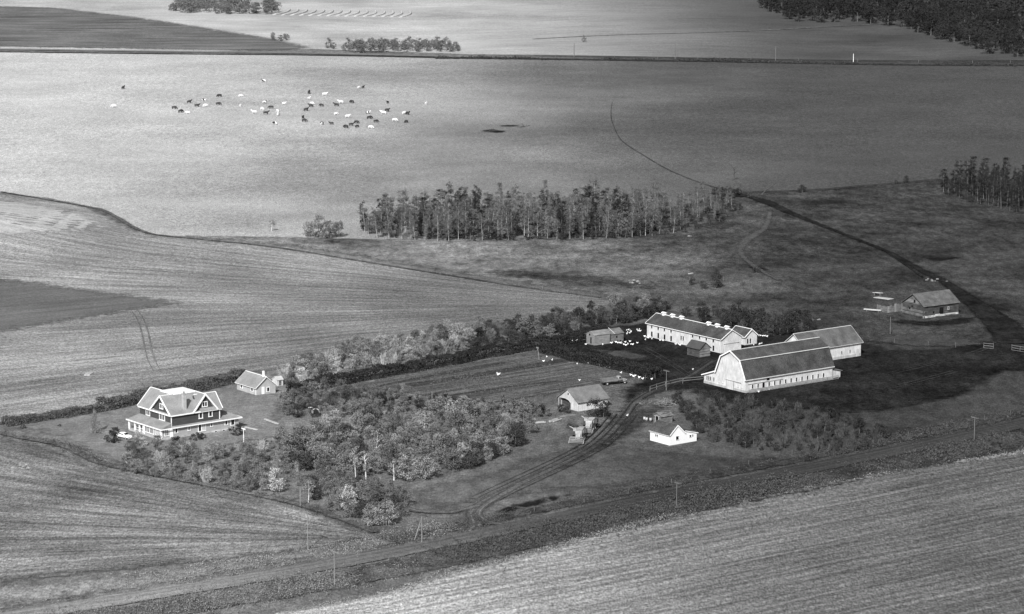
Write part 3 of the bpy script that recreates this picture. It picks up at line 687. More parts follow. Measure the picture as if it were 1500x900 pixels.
# ---- old leaning shed with the broken roof
r = simple('old_shed', (871, 507.5), 'grey weathered shed with a sagging split roof among white hens', 'shed')
gable(r, 0, 5.3, 0, 3.6, 2.9, 3.8, 'x', GREYWOOD, GREYWOOD, .12)
opening(r, 'x', 1.6, 1.4, .55, 1.7, 0, 'doorway'); opening(r, 'x', 2.2, 2.95, .6, .5, 0, 'gable_gap')
MB().box(5.3, 5.45, -.1, 3.7, .1, 2.9).build('gap_post', OLDWOOD_D, r)
gable(r, 5.5, 10.4, .3, 4.4, 2.5, 3.6, 'x', OLDWOOD, OLDWOOD, .15, wname='wall', roof_name='roof')
q = MB(); q.beam((7.3, .1, 2.6), (6.6, 2.3, 4.1), .12, .12); q.build('loose_rafter', PLANK, r)
opening(r, 'y', 8.0, 1.7, .5, .6, .3, 'window')
for x in (7.2, 8.3, 9.3): opening(r, 'y', x, .35, .5, .6, .3, 'hen_door')
# ---- garage with drive-through opening
def garage():
    r = simple('garage', (847, 603), 'white-gabled garage with a broken open front and grey roof', 'garage')
    w = MB(); Ly, Lx = 7.9, 9.2
    w.prism([(0, 0), (3.0, 0), (3.0, 1.5), (3.9, 2.15), (5.3, 2.4), (7.3, 2.3), (7.3, 0), (Ly, 0), (Ly, 2.3), (3.95, 4.9), (0, 2.3)], 'x', 0, .2)
    w.build('front_wall', WHITE_OLD, r)
    s = MB(); s.box(.2, Lx, 0, .2, 0, 2.3); s.box(.2, Lx, Ly - .2, Ly, 0, 2.3); s.prism([(0, 0), (Ly, 0), (Ly, 2.3), (3.95, 4.9), (0, 2.3)], 'x', Lx - .2, Lx); s.build('wall', WHITE, r)
    gable(r, 0, Lx, 0, Ly, 2.3, 4.9, 'x', None, paint('garage_shingles', .17, .2, fine=.25), .4)
    opening(r, 'x', 4.0, 3.7, .4, .55, 0, 'loft_window')
    MB().box(.9, 5, .3, 7.6, .02, 2.25).build('dark_infill', OLDWOOD_D, r)  # dark box added so the sunlit interior looks shaded
    MB().box(-.1, .1, 7.25, 7.6, 0, 2.3).build('door_jamb', OLDWOOD, r)
garage()
# ---- little white house with lean-to
r = simple('bunkhouse', (981, 653), 'bright white bunkhouse with dark roof and lean-to beside the driveway', 'building')
gable(r, 0, 4.5, 0, 7.1, 2.4, 4.45, 'y', WHITE_CLEAN, SHING, .22, None)
MB().prism([(4.5, 0), (8.2, 0), (8.2, 1.9), (4.5, 2.85)], 'y', .0, 4.8).build('lean_to_wall', WHITE_CLEAN, r)
lo = MB(); lo.slab([(4.4, -.2, 2.9), (4.4, 5.0, 2.9), (8.5, 5.0, 1.88), (8.5, -.2, 1.88)], .1); lo.build('lean_to_roof', SHING, r)
t = MB(); t.beam((-.15, -.24, 2.35), (2.25, -.24, 4.52), .06, .22); t.beam((4.65, -.24, 2.35), (2.25, -.24, 4.52), .06, .22); t.beam((4.5, -.22, 2.94), (8.5, -.22, 1.93), .06, .16); t.beam((-.24, -.2, 2.28), (-.24, 7.3, 2.28), .06, .2); t.build('trim', TRIM, r)
window(r, 'x', 4.7, 1.55, 1.0, .55, 0, WHITE_CLEAN, .07, 1); window(r, 'y', 2.25, 1.5, .85, .85, 0, WHITE_CLEAN, .06)
window(r, 'y', 6.2, 1.45, .55, .55, 0, WHITE_CLEAN, .05); opening(r, 'y', 6.95, 1.45, .45, .55, 0, 'vent_panel', STEEL)
# ---- log stable
def stable():
    g = G(1353, 467); r = empty('log_stable', g, R(34), 'dilapidated dark log stable with bleached shingle roof at the edge of the yard', 'barn')
    Ly, Lx, ev, pk = 8.8, 13.0, 3.7, 6.5
    MB().prism([(0, 0), (Ly, 0), (Ly, ev), (Ly / 2, pk), (0, ev)], 'x', 0.1, Lx).build('wall', OLDWOOD_D, r)
    n = 11
    for i in range(n):                                 # logs of the long wall and the gable wall
        z = .17 + i * .335
        q = MB(); q.tube([(-.25, -.02, z), (Lx + .25, -.02, z)], [.17, .15], 7); q.build('log', paint('lime_washed_log', .42, .5, 1.5) if i < 2 else OLDWOOD_D, r)
        q = MB(); q.tube([(.02, -.3, z + .15), (.02, Ly + .3, z + .15)], [.16, .16], 7); q.build('log', OLDWOOD if i < 6 and i % 3 else OLDWOOD_D, r)
    for i in range(7):
        z0, z1 = ev + i * .38, ev + i * .38 + .33; h0 = Ly / 2 * (1 - (z1 - ev) / (pk - ev))
        if h0 < .25: break
        q = MB(); q.box(-.02, .06, Ly / 2 - h0, Ly / 2 + h0, z0, z1); q.build('gable_board', GREYWOOD if i in (1, 2) else OLDWOOD, r)
    gable(r, 0, Lx, 0, Ly, ev, pk, 'x', None, SHING_OLD, .55)
    opening(r, 'y', 6.6, 1.7, 1.5, 1.9, -.16, 'doorway'); opening(r, 'y', 3.6, 1.5, .6, .6, -.16, 'window'); window(r, 'y', 9.3, 2.2, .4, .7, -.16, PLANK, .1)
    opening(r, 'x', 4.0, 4.5, .7, .8, -.03, 'loft_opening'); opening(r, 'x', 5.9, 2.2, .5, .7, -.12, 'window'); opening(r, 'x', 4.9, 2.9, .5, .5, -.12, 'window')
    MB().box(4.2, 6.0, -.35, -.2, .3, .9).build('whitewash_board', PLANK, r); MB().box(8.2, 11.8, -.35, -.2, .35, .75).build('whitewash_board', PLANK, r)
stable()
g = G(1300, 459)
r = empty('plank_corral', g, R(34), 'low ruined plank corral built against the log stable gable', 'fence')
for i in range(9):
    q = MB(); x = .9 * i; hh = 1.6 + .9 * random.random() + .1 * i
    q.box(x, x + .75, 0, .1, 0, hh); q.build('plank', OLDWOOD if i % 3 else GREYWOOD, r)
for i in range(5):
    q = MB(); q.box(-.02, .08, .3 + i * .9, 1.1 + i * .9, 0, 1.4 + random.random() * .6); q.build('plank', OLDWOOD, r)
def timber(name, p0, p1, w, h, lift, label, cat, mat=PLANK, n=1, gap=.4, group=None):
    a, b = G(*p0), G(*p1); c = (a + b) / 2; r = empty(name, c, math.atan2((b - a).y, (b - a).x), label, cat, group)
    L = (b - a).length
    for i in range(n):
        q = MB(); o = random.uniform(-.4, .4) * (n > 1)
        q.beam((-L / 2 + o, (i - n / 2) * gap, lift + h / 2), (L / 2 + o, (i - n / 2) * gap, lift + h / 2 + random.uniform(-.02, .05)), w, h); q.build('plank', mat, r)
    if lift > .1:
        for x in (-L * .35, L * .35):
            q = MB(); q.box(x - .1, x + .1, -n * gap / 2 - .2, n * gap / 2 + .1, 0, lift); q.build('bearer', OLDWOOD, r)
timber('feed_trough', (1266, 456), (1291, 458), .7, .3, .5, 'long pale feed trough near the ruined corral', 'trough')
timber('fallen_roof', (1284, 437), (1307, 440), .5, .12, .25, 'bleached boards of a fallen roof lying in the pasture', 'boards', n=4, gap=.55)
timber('fallen_roof', (1280, 433), (1292, 434), .5, .12, .9, 'short bleached boards propped beside the fallen roof', 'boards', n=2, gap=.5)
timber('plank_stack', (389, 617), (408, 624), .5, .3, .35, 'long white timber raised on blocks in the house yard', 'timber')
timber('plank_stack', (360, 627), (378, 631), .5, .2, .15, 'white timber lying by the farmhouse wing', 'timber')
timber('plank_stack', (777, 621), (799, 619), .35, .2, .12, 'longer pale beams lying in the grass by the grove', 'timber', n=2, gap=.5)
timber('plank_stack', (805, 619), (817, 615), .3, .2, .12, 'shorter pale beams lying in the grass by the garage', 'timber', n=3, gap=.6)
timber('plank_stack', (820, 611), (842, 608), .6, .15, .05, 'grey boards lying in front of the open garage', 'timber', GREYWOOD, n=2, gap=.6)
timber('white_board', (900, 622), (908, 622), .5, .2, .02, 'short white board lying beside the driveway', 'board')
timber('garden_frame', (582, 578), (604, 581), .3, .25, .1, 'grey beams of a cold frame at the garden edge', 'timber', GREYWOOD, n=3, gap=1.6)
timber('white_board', (125, 551), (131, 547), .7, .25, .1, 'small white sled lying in the striped stubble field', 'sled', n=2, gap=.8)
timber('white_board', (1008, 402), (1014, 401), .6, .2, .05, 'white salt block board on the rough pasture', 'board')

# ------------------------------------------------------------------ machines
def wheels(root, spots, axis='y', hub=STEEL):
    for c, rad, w in spots:
        o = MB().wheel(c, rad, w, axis).build('wheel', RUBBER, root, True)
        c2 = Vector(c); MB().wheel(c2, rad * .5, w + .06, axis, 10).build('hub', hub, o, True)
def car():
    g = G(182, 643); r = empty('sedan', g, R(-40), 'white rounded sedan parked by the porch bushes', 'car')
    cp = paint('white_car_paint', .85, .02, rough=.3, spec=.5, fine=.02)
    MB().loft([(-2.35, .72, .55, .16), (-2.2, .7, .78, .3), (-1.6, .72, .88, .36), (-.6, .74, .9, .38), (.6, .74, .9, .38), (1.4, .74, .86, .38), (2.0, .72, .78, .34), (2.3, .7, .6, .2)], 14).build('body', cp, r, True)
    MB().loft([(-1.45, 1.02, .6, .1), (-1.1, 1.2, .68, .3), (-.4, 1.24, .7, .36), (.3, 1.22, .69, .33), (.85, 1.05, .62, .12)], 12).build('cabin', cp, r, True)
    gl = MB(); gl.box(-.95, -.35, -.72, .72, 1.12, 1.38); gl.box(-.25, .4, -.72, .72, 1.12, 1.36); gl.build('side_glass', GLASS, r)
    gl = MB(); gl.slab([(.42, -.55, 1.42), (.42, .55, 1.42), (.86, .55, 1.12), (.86, -.55, 1.12)], .04); gl.build('windscreen', GLASS, r)
    b = MB(); b.box(2.25, 2.4, -.8, .8, .4, .55); b.box(-2.45, -2.3, -.8, .8, .4, .55); b.build('bumper', STEEL, r)
    for y in (-.6, .6): MB().tube([(2.2, y, .8), (2.36, y, .8)], [.11, .1], 8).build('headlight', GLASS, r)
    wheels(r, [((x, y, .34), .34, .2) for x in (-1.4, 1.4) for y in (-.78, .78)])
car()
def truck():
    g = G(903, 563); r = empty('farm_truck', g, R(24), 'old grain truck with wooden box parked beside the dark hedge', 'truck')
    tp = paint('faded_truck_paint', .22, .2, rough=.5)
    bx = MB(); bx.box(-4.2, -.1, -1.05, 1.05, .95, 1.05); bx.box(-4.2, -.1, -1.1, -1.03, 1.05, 1.75); bx.box(-4.2, -.1, 1.03, 1.1, 1.05, 1.75); bx.box(-.17, -.1, -1.03, 1.03, 1.05, 1.9); bx.box(-4.2, -4.13, -1.03, 1.03, 1.05, 1.7)
    bx.build('grain_box', OLDWOOD, r); MB().box(-4.1, 2.6, -.4, .4, .6, .8).build('chassis', STEEL_D, r)
    MB().loft([(0, 1.25, .8, .5), (.15, 1.45, .85, .72), (.9, 1.5, .85, .74), (1.25, 1.35, .8, .55), (1.4, 1.2, .7, .42)], 12).build('cab', tp, r, True)
    MB().loft([(1.2, 1.1, .62, .36), (2.0, 1.1, .55, .36), (2.6, 1.02, .45, .34), (2.7, 1.0, .4, .3)], 10).build('hood', tp, r, True)
    MB().box(.35, .95, -.87, .87, 1.55, 1.95).build('side_glass', GLASS, r); MB().slab([(1.12, -.6, 1.95), (1.12, .6, 1.95), (1.36, .6, 1.5), (1.36, -.6, 1.5)], .03).build('windscreen', GLASS, r)
    for y in (-.72, .72):
        MB().loft([(1.55, .8, .2, .1), (1.9, .95, .22, .16), (2.4, .85, .2, .12)], 8).build('fender', tp, r, True).location.y = y
        MB().tube([(2.35, y, 1.1), (2.52, y, 1.1)], [.12, .12], 8).build('headlight', PLANK, r)
    wheels(r, [((x, y, .45), .45, .28) for x in (-3.0, 1.95) for y in (-.85, .85)])
truck()
def combine(px, yaw, label):
    """pull-type threshing combine: long straw hood, wide cutting table, tank, wheels"""
    g = G(*px); r = empty('combine_harvester', g, yaw, label, 'combine')
    hood = MB(); hood.prism([(-4.6, 1.3), (-4.4, 2.2), (-1.6, 2.7), (1.4, 2.5), (1.9, 2.0), (1.6, 1.1), (-1.5, .95), (-3.8, 1.1)], 'y', -.75, .75); hood.build('separator_body', STEEL, r)
    for x in (-3.6, -2.6, -1.6, -.6, .4):
        q = MB(); q.box(x - .04, x + .04, -.79, .79, 1.2, 2.1); q.build('body_rib', STEEL_D, r)
    f = MB(); f.prism([(1.7, 1.2), (1.7, 2.3), (3.4, 1.0), (3.4, .45)], 'y', -.55, .55); f.build('feeder_house', STEEL, r)
    h = MB(); h.prism([(3.3, .35), (3.3, 1.15), (3.5, 1.15), (3.6, .5), (4.6, .35), (4.6, .25)], 'y', -1.8, 1.6); h.build('cutting_table', paint('table_sheet', .16, .3), r)
    for y in (-1.8, 1.6):
        q = MB(); q.prism([(3.2, .3), (3.2, 1.25), (4.2, .9), (5.0, .3)], 'y', y - .05, y + .05); q.build('table_divider', STEEL, r)
    reel = MB(); reel.tube([(4.3, -1.65, 1.15), (4.3, 1.45, 1.15)], [.05, .05], 6)
    for k in range(6):
        a = k * math.pi / 3; x, z = 4.3 + .55 * math.cos(a), 1.15 + .55 * math.sin(a)
        reel.beam((x, -1.65, z), (x, 1.45, z), .06, .14)
        for y in (-1.6, -.1, 1.4): reel.beam((4.3, y, 1.15), (x, y, z), .04, .04)
    reel.build('reel', GREYWOOD, r)
    t = MB(); t.prism([(-1.2, 1.5), (-1.2, 2.7), (.2, 2.7), (.2, 2.0), (-.2, 1.5)], 'y', -1.5, -.78); t.build('grain_tank', STEEL, r)
    e = MB(); e.box(-.9, .3, .78, 1.7, 1.8, 2.7); e.tube([(-.4, 1.2, 2.7), (-.4, 1.2, 3.4)], [.07, .07], 6); e.build('engine', STEEL_D, r)
    p = MB(); p.box(1.4, 2.3, -1.6, -.6, 1.7, 1.8); p.box(1.45, 1.75, -1.3, -.9, 1.8, 2.4); p.tube([(2.2, -1.1, 1.8), (2.1, -1.1, 2.6)], [.03, .03], 5); p.build('driver_platform', STEEL_D, r)
    a = MB(); a.tube([(-.4, -1.4, 2.6), (-1.8, -2.6, 2.8)], [.14, .14], 8); a.build('unloading_auger', STEEL, r)
    pl = MB().wheel((-1.8, -.92, 1.9), .55, .1).build('drive_pulley', PLANK, r, True); MB().wheel((.6, .95, 2.1), .4, .1).build('drive_pulley', PLANK, r, True)
    wheels(r, [((1.0, -1.25, .75), .75, .45), ((1.0, 1.25, .75), .75, .45), ((-3.4, -.8, .5), .5, .3), ((-3.4, .8, .5), .5, .3)])
combine((849, 645), R(-100), 'grey combine harvester with wide cutting table standing nearest the road')
combine((865, 630), R(-106), 'grey combine harvester parked behind the other, close to the garage')
def implement():
    g = G(840, 629); r = empty('seed_drill', g, R(30), 'rusty low seed drill standing in long grass beside the combines', 'implement')
    MB().prism([(-.3, .9), (.3, .9), (.4, 1.3), (-.4, 1.3)], 'y', -1.7, 1.7).build('seed_box', OLDWOOD_D, r)
    fr = MB(); fr.beam((-.6, -1.6, .6), (-.6, 1.6, .6), .1); fr.beam((.6, -1.6, .6), (.6, 1.6, .6), .1); fr.beam((.6, 0, .6), (2.2, 0, .5), .12); fr.build('frame', STEEL_D, r)
    for k in range(9):
        y = -1.5 + k * .375; MB().wheel((-.7, y, .3), .3, .05, 'y', 10).build('disc', STEEL_D, r)
    wheels(r, [((0, -1.95, .6), .6, .16), ((0, 1.95, .6), .6, .16)], hub=STEEL_D)
implement()
# oil drums and the shack
def drum(px, label):
    g = G(*px); r = empty('oil_drum', g, 0, label, 'drum', 'drums by the shack'); MB().tube([(0, 0, 0), (0, 0, .28), (0, 0, .3), (0, 0, .6), (0, 0, .62), (0, 0, .9)], [.3, .3, .32, .32, .3, .3], 12).build('barrel', STEEL, r, True)
    MB().tube([(0, 0, .9), (0, 0, .93)], [.27, .27], 12).build('lid', STEEL_D, r)
for p in ((944, 616), (947, 617), (953, 617.5)): drum(p, 'pale steel drum standing beside the collapsing shack')
r = simple('shack', (968, 622), 'collapsing grey board shack behind the bright white bunkhouse', 'shed')
gable(r, 0, 3.6, 0, 2.8, 1.8, 2.6, 'x', OLDWOOD, OLDWOOD, .2); opening(r, 'x', 1.4, .9, 1.0, 1.7, 0, 'doorway')
jm = MB(); jm.box(-.08, .03, .75, .88, 0, 1.8); jm.box(-.08, .03, 1.92, 2.05, 0, 1.8); jm.beam((-.05, .1, 1.85), (-.05, 2.7, 1.85), .08, .1); jm.build('door_frame', PLANK, r)
for i in range(7):
    q = MB(); q.beam((random.uniform(.2, 1), random.uniform(-.3, 2.6), 2.3 + random.random() * .6), (random.uniform(2.6, 4.4), random.uniform(-.3, 3), 2.1 + random.random() * .7), .16, .05); q.build('loose_board', GREYWOOD, r)
def brushpile(px, rad, h, label, mat, n=120):
    g = G(*px); r = empty('brush_pile', g, 0, label, 'brush pile'); q = MB()
    for i in range(n):
        a = random.random() * 6.28; d = rad * math.sqrt(random.random()); z = h * (1 - (d / rad) ** 2) * random.random()
        c = Vector((d * math.cos(a), d * math.sin(a), z + .08)); v = Vector((random.gauss(0, 1), random.gauss(0, 1), random.gauss(0, .35))).normalized() * random.uniform(.4, 1.3)
        q.tube([c - v, c + v], [.05, .03], 4)
    q.build('sticks', mat, r)
brushpile((975, 594), 2.6, 1.6, 'tangled pale brush heap behind the collapsing shack', STRAW, 160)
brushpile((435, 566), 2.4, 1.7, 'rounded heap of cut branches near the pale cottage', GREYWOOD, 150)
brushpile((945, 592), 1.8, .8, 'low heap of scrap sticks beside the muddy driveway', OLDWOOD, 70)
brushpile((1120, 289), 7, 1.2, 'dark brush dam where the cattle lane begins', OLDWOOD_D, 160)
def rocks(px, n, spread, label, s=.5):
    g = G(*px); r = empty('rock_pile', g, 0, label, 'rock pile')
    for i in range(n):
        q = bmesh.new(); bmesh.ops.create_icosphere(q, subdivisions=1, radius=s * random.uniform(.6, 1.3))
        for v in q.verts: v.co *= random.uniform(.8, 1.15)
        m = bpy.data.meshes.new('rock'); q.to_mesh(m); q.free()
        o = link('rock', m, paint('field_stone', .22, .4, 1.5, fine=.25), r); k = i / max(1, n - 1)
        o.location = (random.gauss(0, spread), random.gauss(0, spread * .6), .15 + (s * 1.1 if i > n * .65 else 0)); o.scale = (1.2, 1, .75)
rocks((33, 687), 16, .9, 'heap of field stones in the turned stubble field', .5)
rocks((10, 692), 7, .8, 'low scatter of field stones near the stone heap', .3)
rocks((927, 415), 6, 1.6, 'pale stones scattered on the rough pasture', .5); rocks((1370, 412), 7, 3, 'pale stones scattered behind the log stable', .4)
rocks((1195, 470), 5, 1.2, 'pale stones at the bush edge behind the hay barn', .4)
rocks((1010, 347), 2, .5, 'lone white stones at the grove corner', .6)
def laundry():
    g = G(461, 608); r = empty('draped_frame', g, R(-15), 'white cloth draped over a bent frame in the house garden', 'cloth')
    q = MB(); q.slab([(-1.5, -.3, 1.75), (-1.5, .5, 1.75), (-.2, .5, 1.85), (-.2, -.3, 1.85)], .06); q.slab([(-.2, -.3, 1.85), (-.2, .5, 1.85), (.9, .5, 1.2), (.9, -.3, 1.2)], .06)
    q.slab([(.9, -.3, 1.2), (.9, .5, 1.2), (1.2, .5, .5), (1.2, -.3, .5)], .05); q.slab([(-.7, -.33, .5), (-.2, -.33, .3), (.1, -.3, 1.8), (-.5, -.3, 1.8)], .05); q.build('cloth', TRIM, r)
    p = MB(); p.tube([(-.3, .1, 0), (-.3, .1, 1.8)], [.06, .06], 6); p.tube([(.9, .1, 0), (.9, .1, 1.2)], [.05, .05], 6); p.build('frame', OLDWOOD, r)
    g = G(459.5, 628); r = empty('milk_can', g, 0, 'white milk can on a stump beyond the farmhouse wing', 'can')
    MB().tube([(0, 0, .0), (0, 0, .5), (0, 0, .55), (0, 0, .95), (0, 0, 1.15), (0, 0, 1.35)], [.3, .28, .28, .28, .15, .2], 10).build('can_body', TRIM, r, True)
laundry()

# ------------------------------------------------------------------ poles and fences
def pole(px, h, label, arm=0.0, narm=1, lean=(0, 0), mat=POLE, rad=.11, armdir=R(127)):
    g = G(*px); r = empty('utility_pole', g, 0, label, 'pole')
    MB().tube([(0, 0, 0), (lean[0], lean[1], h)], [rad, rad * .7], 7).build('post', mat, r)
    for k in range(narm if arm else 0):
        z = h - .25 - k * .8; c, s = math.cos(armdir) * arm / 2, math.sin(armdir) * arm / 2
        o = MB().beam((lean[0] - c, lean[1] - s, z), (lean[0] + c, lean[1] + s, z), .14, .18).build('crossarm', mat, r)
        for u in (-.9, -.45, .45, .9):
            MB().tube([(lean[0] + c * u, lean[1] + s * u, z + .08), (lean[0] + c * u, lean[1] + s * u, z + .26)], [.05, .04], 6).build('insulator', mat, o)
    return r
pole((451, 806), 8.0, 'tall pale utility pole with crossarm at the stubble edge', 2.6)
pole((490, 861), 7.3, 'utility pole with crossarm on the verge where road and stubble meet', 2.6)
pole((440, 744), 4.6, 'plain slim pole standing before the pale leafy trees')
pole((618, 796), 5.0, 'slim upright pole at the driveway mouth'); pole((607, 792), 5.0, 'leaning brace pole at the driveway mouth', lean=(1.6, .3), rad=.1)
pole((991, 744), 5.6, 'utility pole with short crossarm beside the road past the bunkhouse', 1.4, mat=paint('dark_pole', .14, .2))
pole((1427, 645), 5.6, 'bare utility pole with crossarm by the road past the thicket', 2.4, mat=paint('dark_pole', .14, .2))
pole((879, 609), 5.6, 'slim pole standing in front of the garage bush'); pole((434, 611), 5.0, 'slim pole by the garden bushes behind the farmhouse')
pole((357, 648), 3.4, 'white T-shaped clothes pole by the farmhouse', 1.6, mat=TRIM, rad=.09); pole((283, 704), 4.6, 'thin pole among the shrubs below the farmhouse')
pole((633, 594), 3.4, 'thin pale pole at the garden side of the grove'); pole((976, 573), 5.4, 'yard pole with crossarm beside the barn rails', 2.2, mat=paint('dark_pole', .14, .2))
pole((790, 528), 3.6, 'short leaning pole at the end of the dark hedge', 1.0, lean=(-.5, 0))
pole((1304, 490), 5.0, 'thin pole in the corral grass before the stable', mat=paint('dark_pole', .14, .2), rad=.1)
for i, px in enumerate(((841, 84), (989, 86), (1136, 89))): tag(pole(px, 8.0, 'thin distant pole along the far field road', rad=.22, mat=paint('dark_pole', .14, .2)), group='poles of the far road')
pole((1250, 91), 4.6, 'white painted post along the far field road', mat=TRIM, rad=.18)
def fence(name, pts, spacing, h, label, rad=.09, mat=POLE, rails=0, cat='fence', step=None):
    rad *= .75
    P, _ = path(pts, spacing); o = P[0]; r = empty(name, o, 0, label, cat); prev = None
    for p in P:
        q = p - o; hh = h * random.uniform(.85, 1.12); lx, ly = random.uniform(-.1, .1), random.uniform(-.1, .1)
        MB().tube([(q.x, q.y, q.z - .05), (q.x + lx, q.y + ly, q.z + hh)], [rad, rad * .8], 5).build('post', mat, r)
        if prev is not None:
            for k in range(rails):
                z = h * (.9 - .38 * k); MB().beam((prev.x, prev.y, prev.z + z), (q.x, q.y, q.z + z + random.uniform(-.1, .1)), .07, .14).build('rail', mat, r)
        prev = q
    return r
LIGHTP = paint('bleached_post', .14, .3)
fence('rail_fence', [(952, 575), (975, 568), (1000, 563), (1032, 560)], 3.6, 1.7, 'rough rail fence running from the driveway to the barn', .12, paint('grey_rail', .17, .2), 2)
fence('post_fence', [(640, 402), (760, 420), (890, 438)], 8, 1.4, 'line of posts along the edge of the striped stubble field', .11, LIGHTP)
fence('post_fence', [(985, 412), (1010, 414), (1060, 412)], 6, 1.6, 'few pale posts by the bush in the rough pasture', .1, LIGHTP)
fence('post_fence', [(1310, 503), (1360, 507), (1400, 510)], 5, 1.4, 'small posts in the corral grass by the cattle lane', .09, LIGHTP)
fence('gate_rails', [(1441, 511), (1455, 512)], 2.2, 1.7, 'grey gate rails on the stable side of the muddy lane', .12, LIGHTP, 3, 'gate')
fence('gate_rails', [(1482, 514), (1494, 516), (1510, 518)], 2.2, 1.7, 'grey gate rails on the outer side of the muddy lane', .12, LIGHTP, 3, 'gate')
fence('post_fence', [(12, 644), (48, 644), (100, 655), (147, 676), (192, 692), (262, 705), (330, 722), (420, 748)], 9, 1.4, 'posts along the lawn above the turned stubble', .1, LIGHTP)
fence('post_fence', [(0, 862), (100, 845), (230, 832), (320, 822), (420, 812), (556, 798)], 11, 1.5, 'posts along the dry verge beside the turned stubble', .1, LIGHTP)
fence('post_fence', [(730, 760), (920, 725), (1040, 695), (1160, 668), (1330, 640), (1480, 610)], 10, 1.3, 'posts along the road below the thicket', .1, LIGHTP)
fence('post_fence', [(660, 82), (900, 85), (1100, 88), (1480, 93)], 25, 1.5, 'fence posts along the far field road', .2, paint('dark_pole', .14, .2))
fence('post_fence', [(0, 71), (150, 72), (400, 77)], 24, 1.5, 'fence posts below the distant fallow field', .2, LIGHTP)
fence('post_fence', [(930, 556), (945, 557), (958, 555)], 2.2, 1.5, 'short posts at the hedge end by the truck', .1, LIGHTP)

# ------------------------------------------------------------------ vegetation
def quads(C, S, nrm_bias=0.35, seed=0):
    """leaf-sized quads: centres C (n,3), sizes S (n,)"""
    r = np.random.default_rng(seed); n = len(C)
    a = r.normal(size=(n, 3)); a /= np.linalg.norm(a, axis=1)[:, None]
    b = r.normal(size=(n, 3)); b -= (a * b).sum(1)[:, None] * a; b /= np.linalg.norm(b, axis=1)[:, None]
    a *= S[:, None] * r.uniform(.7, 1.2, (n, 1)); b *= S[:, None] * r.uniform(.45, .9, (n, 1))
    V = np.stack([C - a - b * .4, C - b * .8 + a * .2, C + a + b * .3, C + b - a * .2], 1).reshape(-1, 3)
    return V
def quadmesh(name, V, mat, extra=None):
    n = len(V) // 4; v = V; fs = [(4 * i, 4 * i + 1, 4 * i + 2, 4 * i + 3) for i in range(n)]
    vl = v.tolist()
    if extra is not None:
        k = len(vl); vl += [list(p) for p in extra.v]; fs += [tuple(i + k for i in f) for f in extra.f]
    me = bpy.data.meshes.new(name); me.from_pydata(vl, [], fs); me.materials.append(mat); return me
def crown_pts(h0, h1, rad, clumps, per, spread, seed, top=.7, prof=None):
    r = np.random.default_rng(seed); out = []
    for i in range(clumps):
        u = r.uniform(0, 1) ** .9; z = h0 + (h1 - h0) * u
        w = prof(u) if prof else math.sin(math.pi * min(1, max(.02, (u * .86 + .1)))) ** .6
        a = r.uniform(0, 6.283); d = rad * w * math.sqrt(r.uniform(.1, 1))
        sp = spread * r.uniform(.6, 1.25)
        p = r.normal(size=(per, 3)); p /= np.maximum(np.linalg.norm(p, axis=1), .3)[:, None]
        p *= r.uniform(.35, 1, (per, 1)) * sp; p[:, 2] *= .75
        out.append(p + [d * math.cos(a), d * math.sin(a), z])
    C = np.concatenate(out); C[:, 2] = np.maximum(C[:, 2], .15); return C
def trunk_mesh(name, h, r0, mat, seed, limbs=5, lh=(.35, .8), lr=.35, stems=1, spread=.3):
    rr = random.Random(seed); m = MB()
    for s in range(stems):
        a = rr.random() * 6.28; q = spread * (stems > 1); bx, by = math.cos(a) * q, math.sin(a) * q
        pts = [(bx, by, 0)]; x, y = bx, by
        for k in range(1, 5):
            x += rr.uniform(-.03, .03) * h * .5 + bx * .25; y += rr.uniform(-.03, .03) * h * .5 + by * .25; pts.append((x, y, h * k / 4))
        m.tube(pts, [r0 * (1 - .2 * k) for k in range(5)], 5)
        for k in range(limbs):
            z = h * rr.uniform(*lh); a = rr.random() * 6.28; L = h * lr * rr.uniform(.5, 1)
            c = Vector(pts[min(3, int(z / h * 4))]).lerp(Vector(pts[min(4, int(z / h * 4) + 1)]), (z / h * 4) % 1)
            m.tube([c, c + Vector((math.cos(a) * L * .7, math.sin(a) * L * .7, L * .7))], [r0 * .4, r0 * .12], 4)
    me = bpy.data.meshes.new(name); me.from_pydata(m.v, [], m.f); me.materials.append(mat); return me
BARK_P = paint('pale_bark', .33, .2, fine=.3); BARK_D = paint('grey_bark', .14, .2, fine=.2)
L_MID = leafmat('leaf_mid', .155, .3); L_DARK = leafmat('leaf_dark', .048, .35); L_PALE = leafmat('leaf_pale', .42, .15); L_LIGHT = leafmat('leaf_light', .24)
L_FAR = leafmat('leaf_far', .15, .2); L_WOOD = leafmat('leaf_wood', .03, .3); L_ASP = leafmat('leaf_aspen', .12, .3); L_ASPD = leafmat('leaf_aspen_dark', .03, .3); L_TWIG = leafmat('twig_grey', .04, .4); L_HEDGE = leafmat('leaf_hedge', .035, .2)
KINDS = {}
def kind(key, nvar, fn):
    KINDS[key] = [fn(i) for i in range(nvar)]
def bushy(mat, h, rad, leaf, clumps, per, h0=.12, bark=BARK_D, spread=.85, stems=1):
    def f(i):
        C = crown_pts(h * h0, h * .93, rad * (.85 + .1 * (i % 4)), clumps, per, spread, 100 + i * 7 + int(h * 10))
        return trunk_mesh('trunk', h * .8, .04 * h ** .8, bark, i, 5, stems=stems), quadmesh('crown', quads(C, np.full(len(C), leaf), seed=i), mat)
    return f
def aspen(mat, bark):
    def f(i):
        h = 11.5; C = crown_pts(h * .2, h * .99, 1.5 + .25 * (i % 3), 36, 44, .85, 300 + i, prof=lambda u: .55 + .45 * math.sin(math.pi * (u * .8 + .1)))
        return trunk_mesh('trunk', h * .97, .13, bark, 40 + i, 9, (.3, .95), .12), quadmesh('crown', quads(C, np.full(len(C), .14), seed=i), mat)
    return f
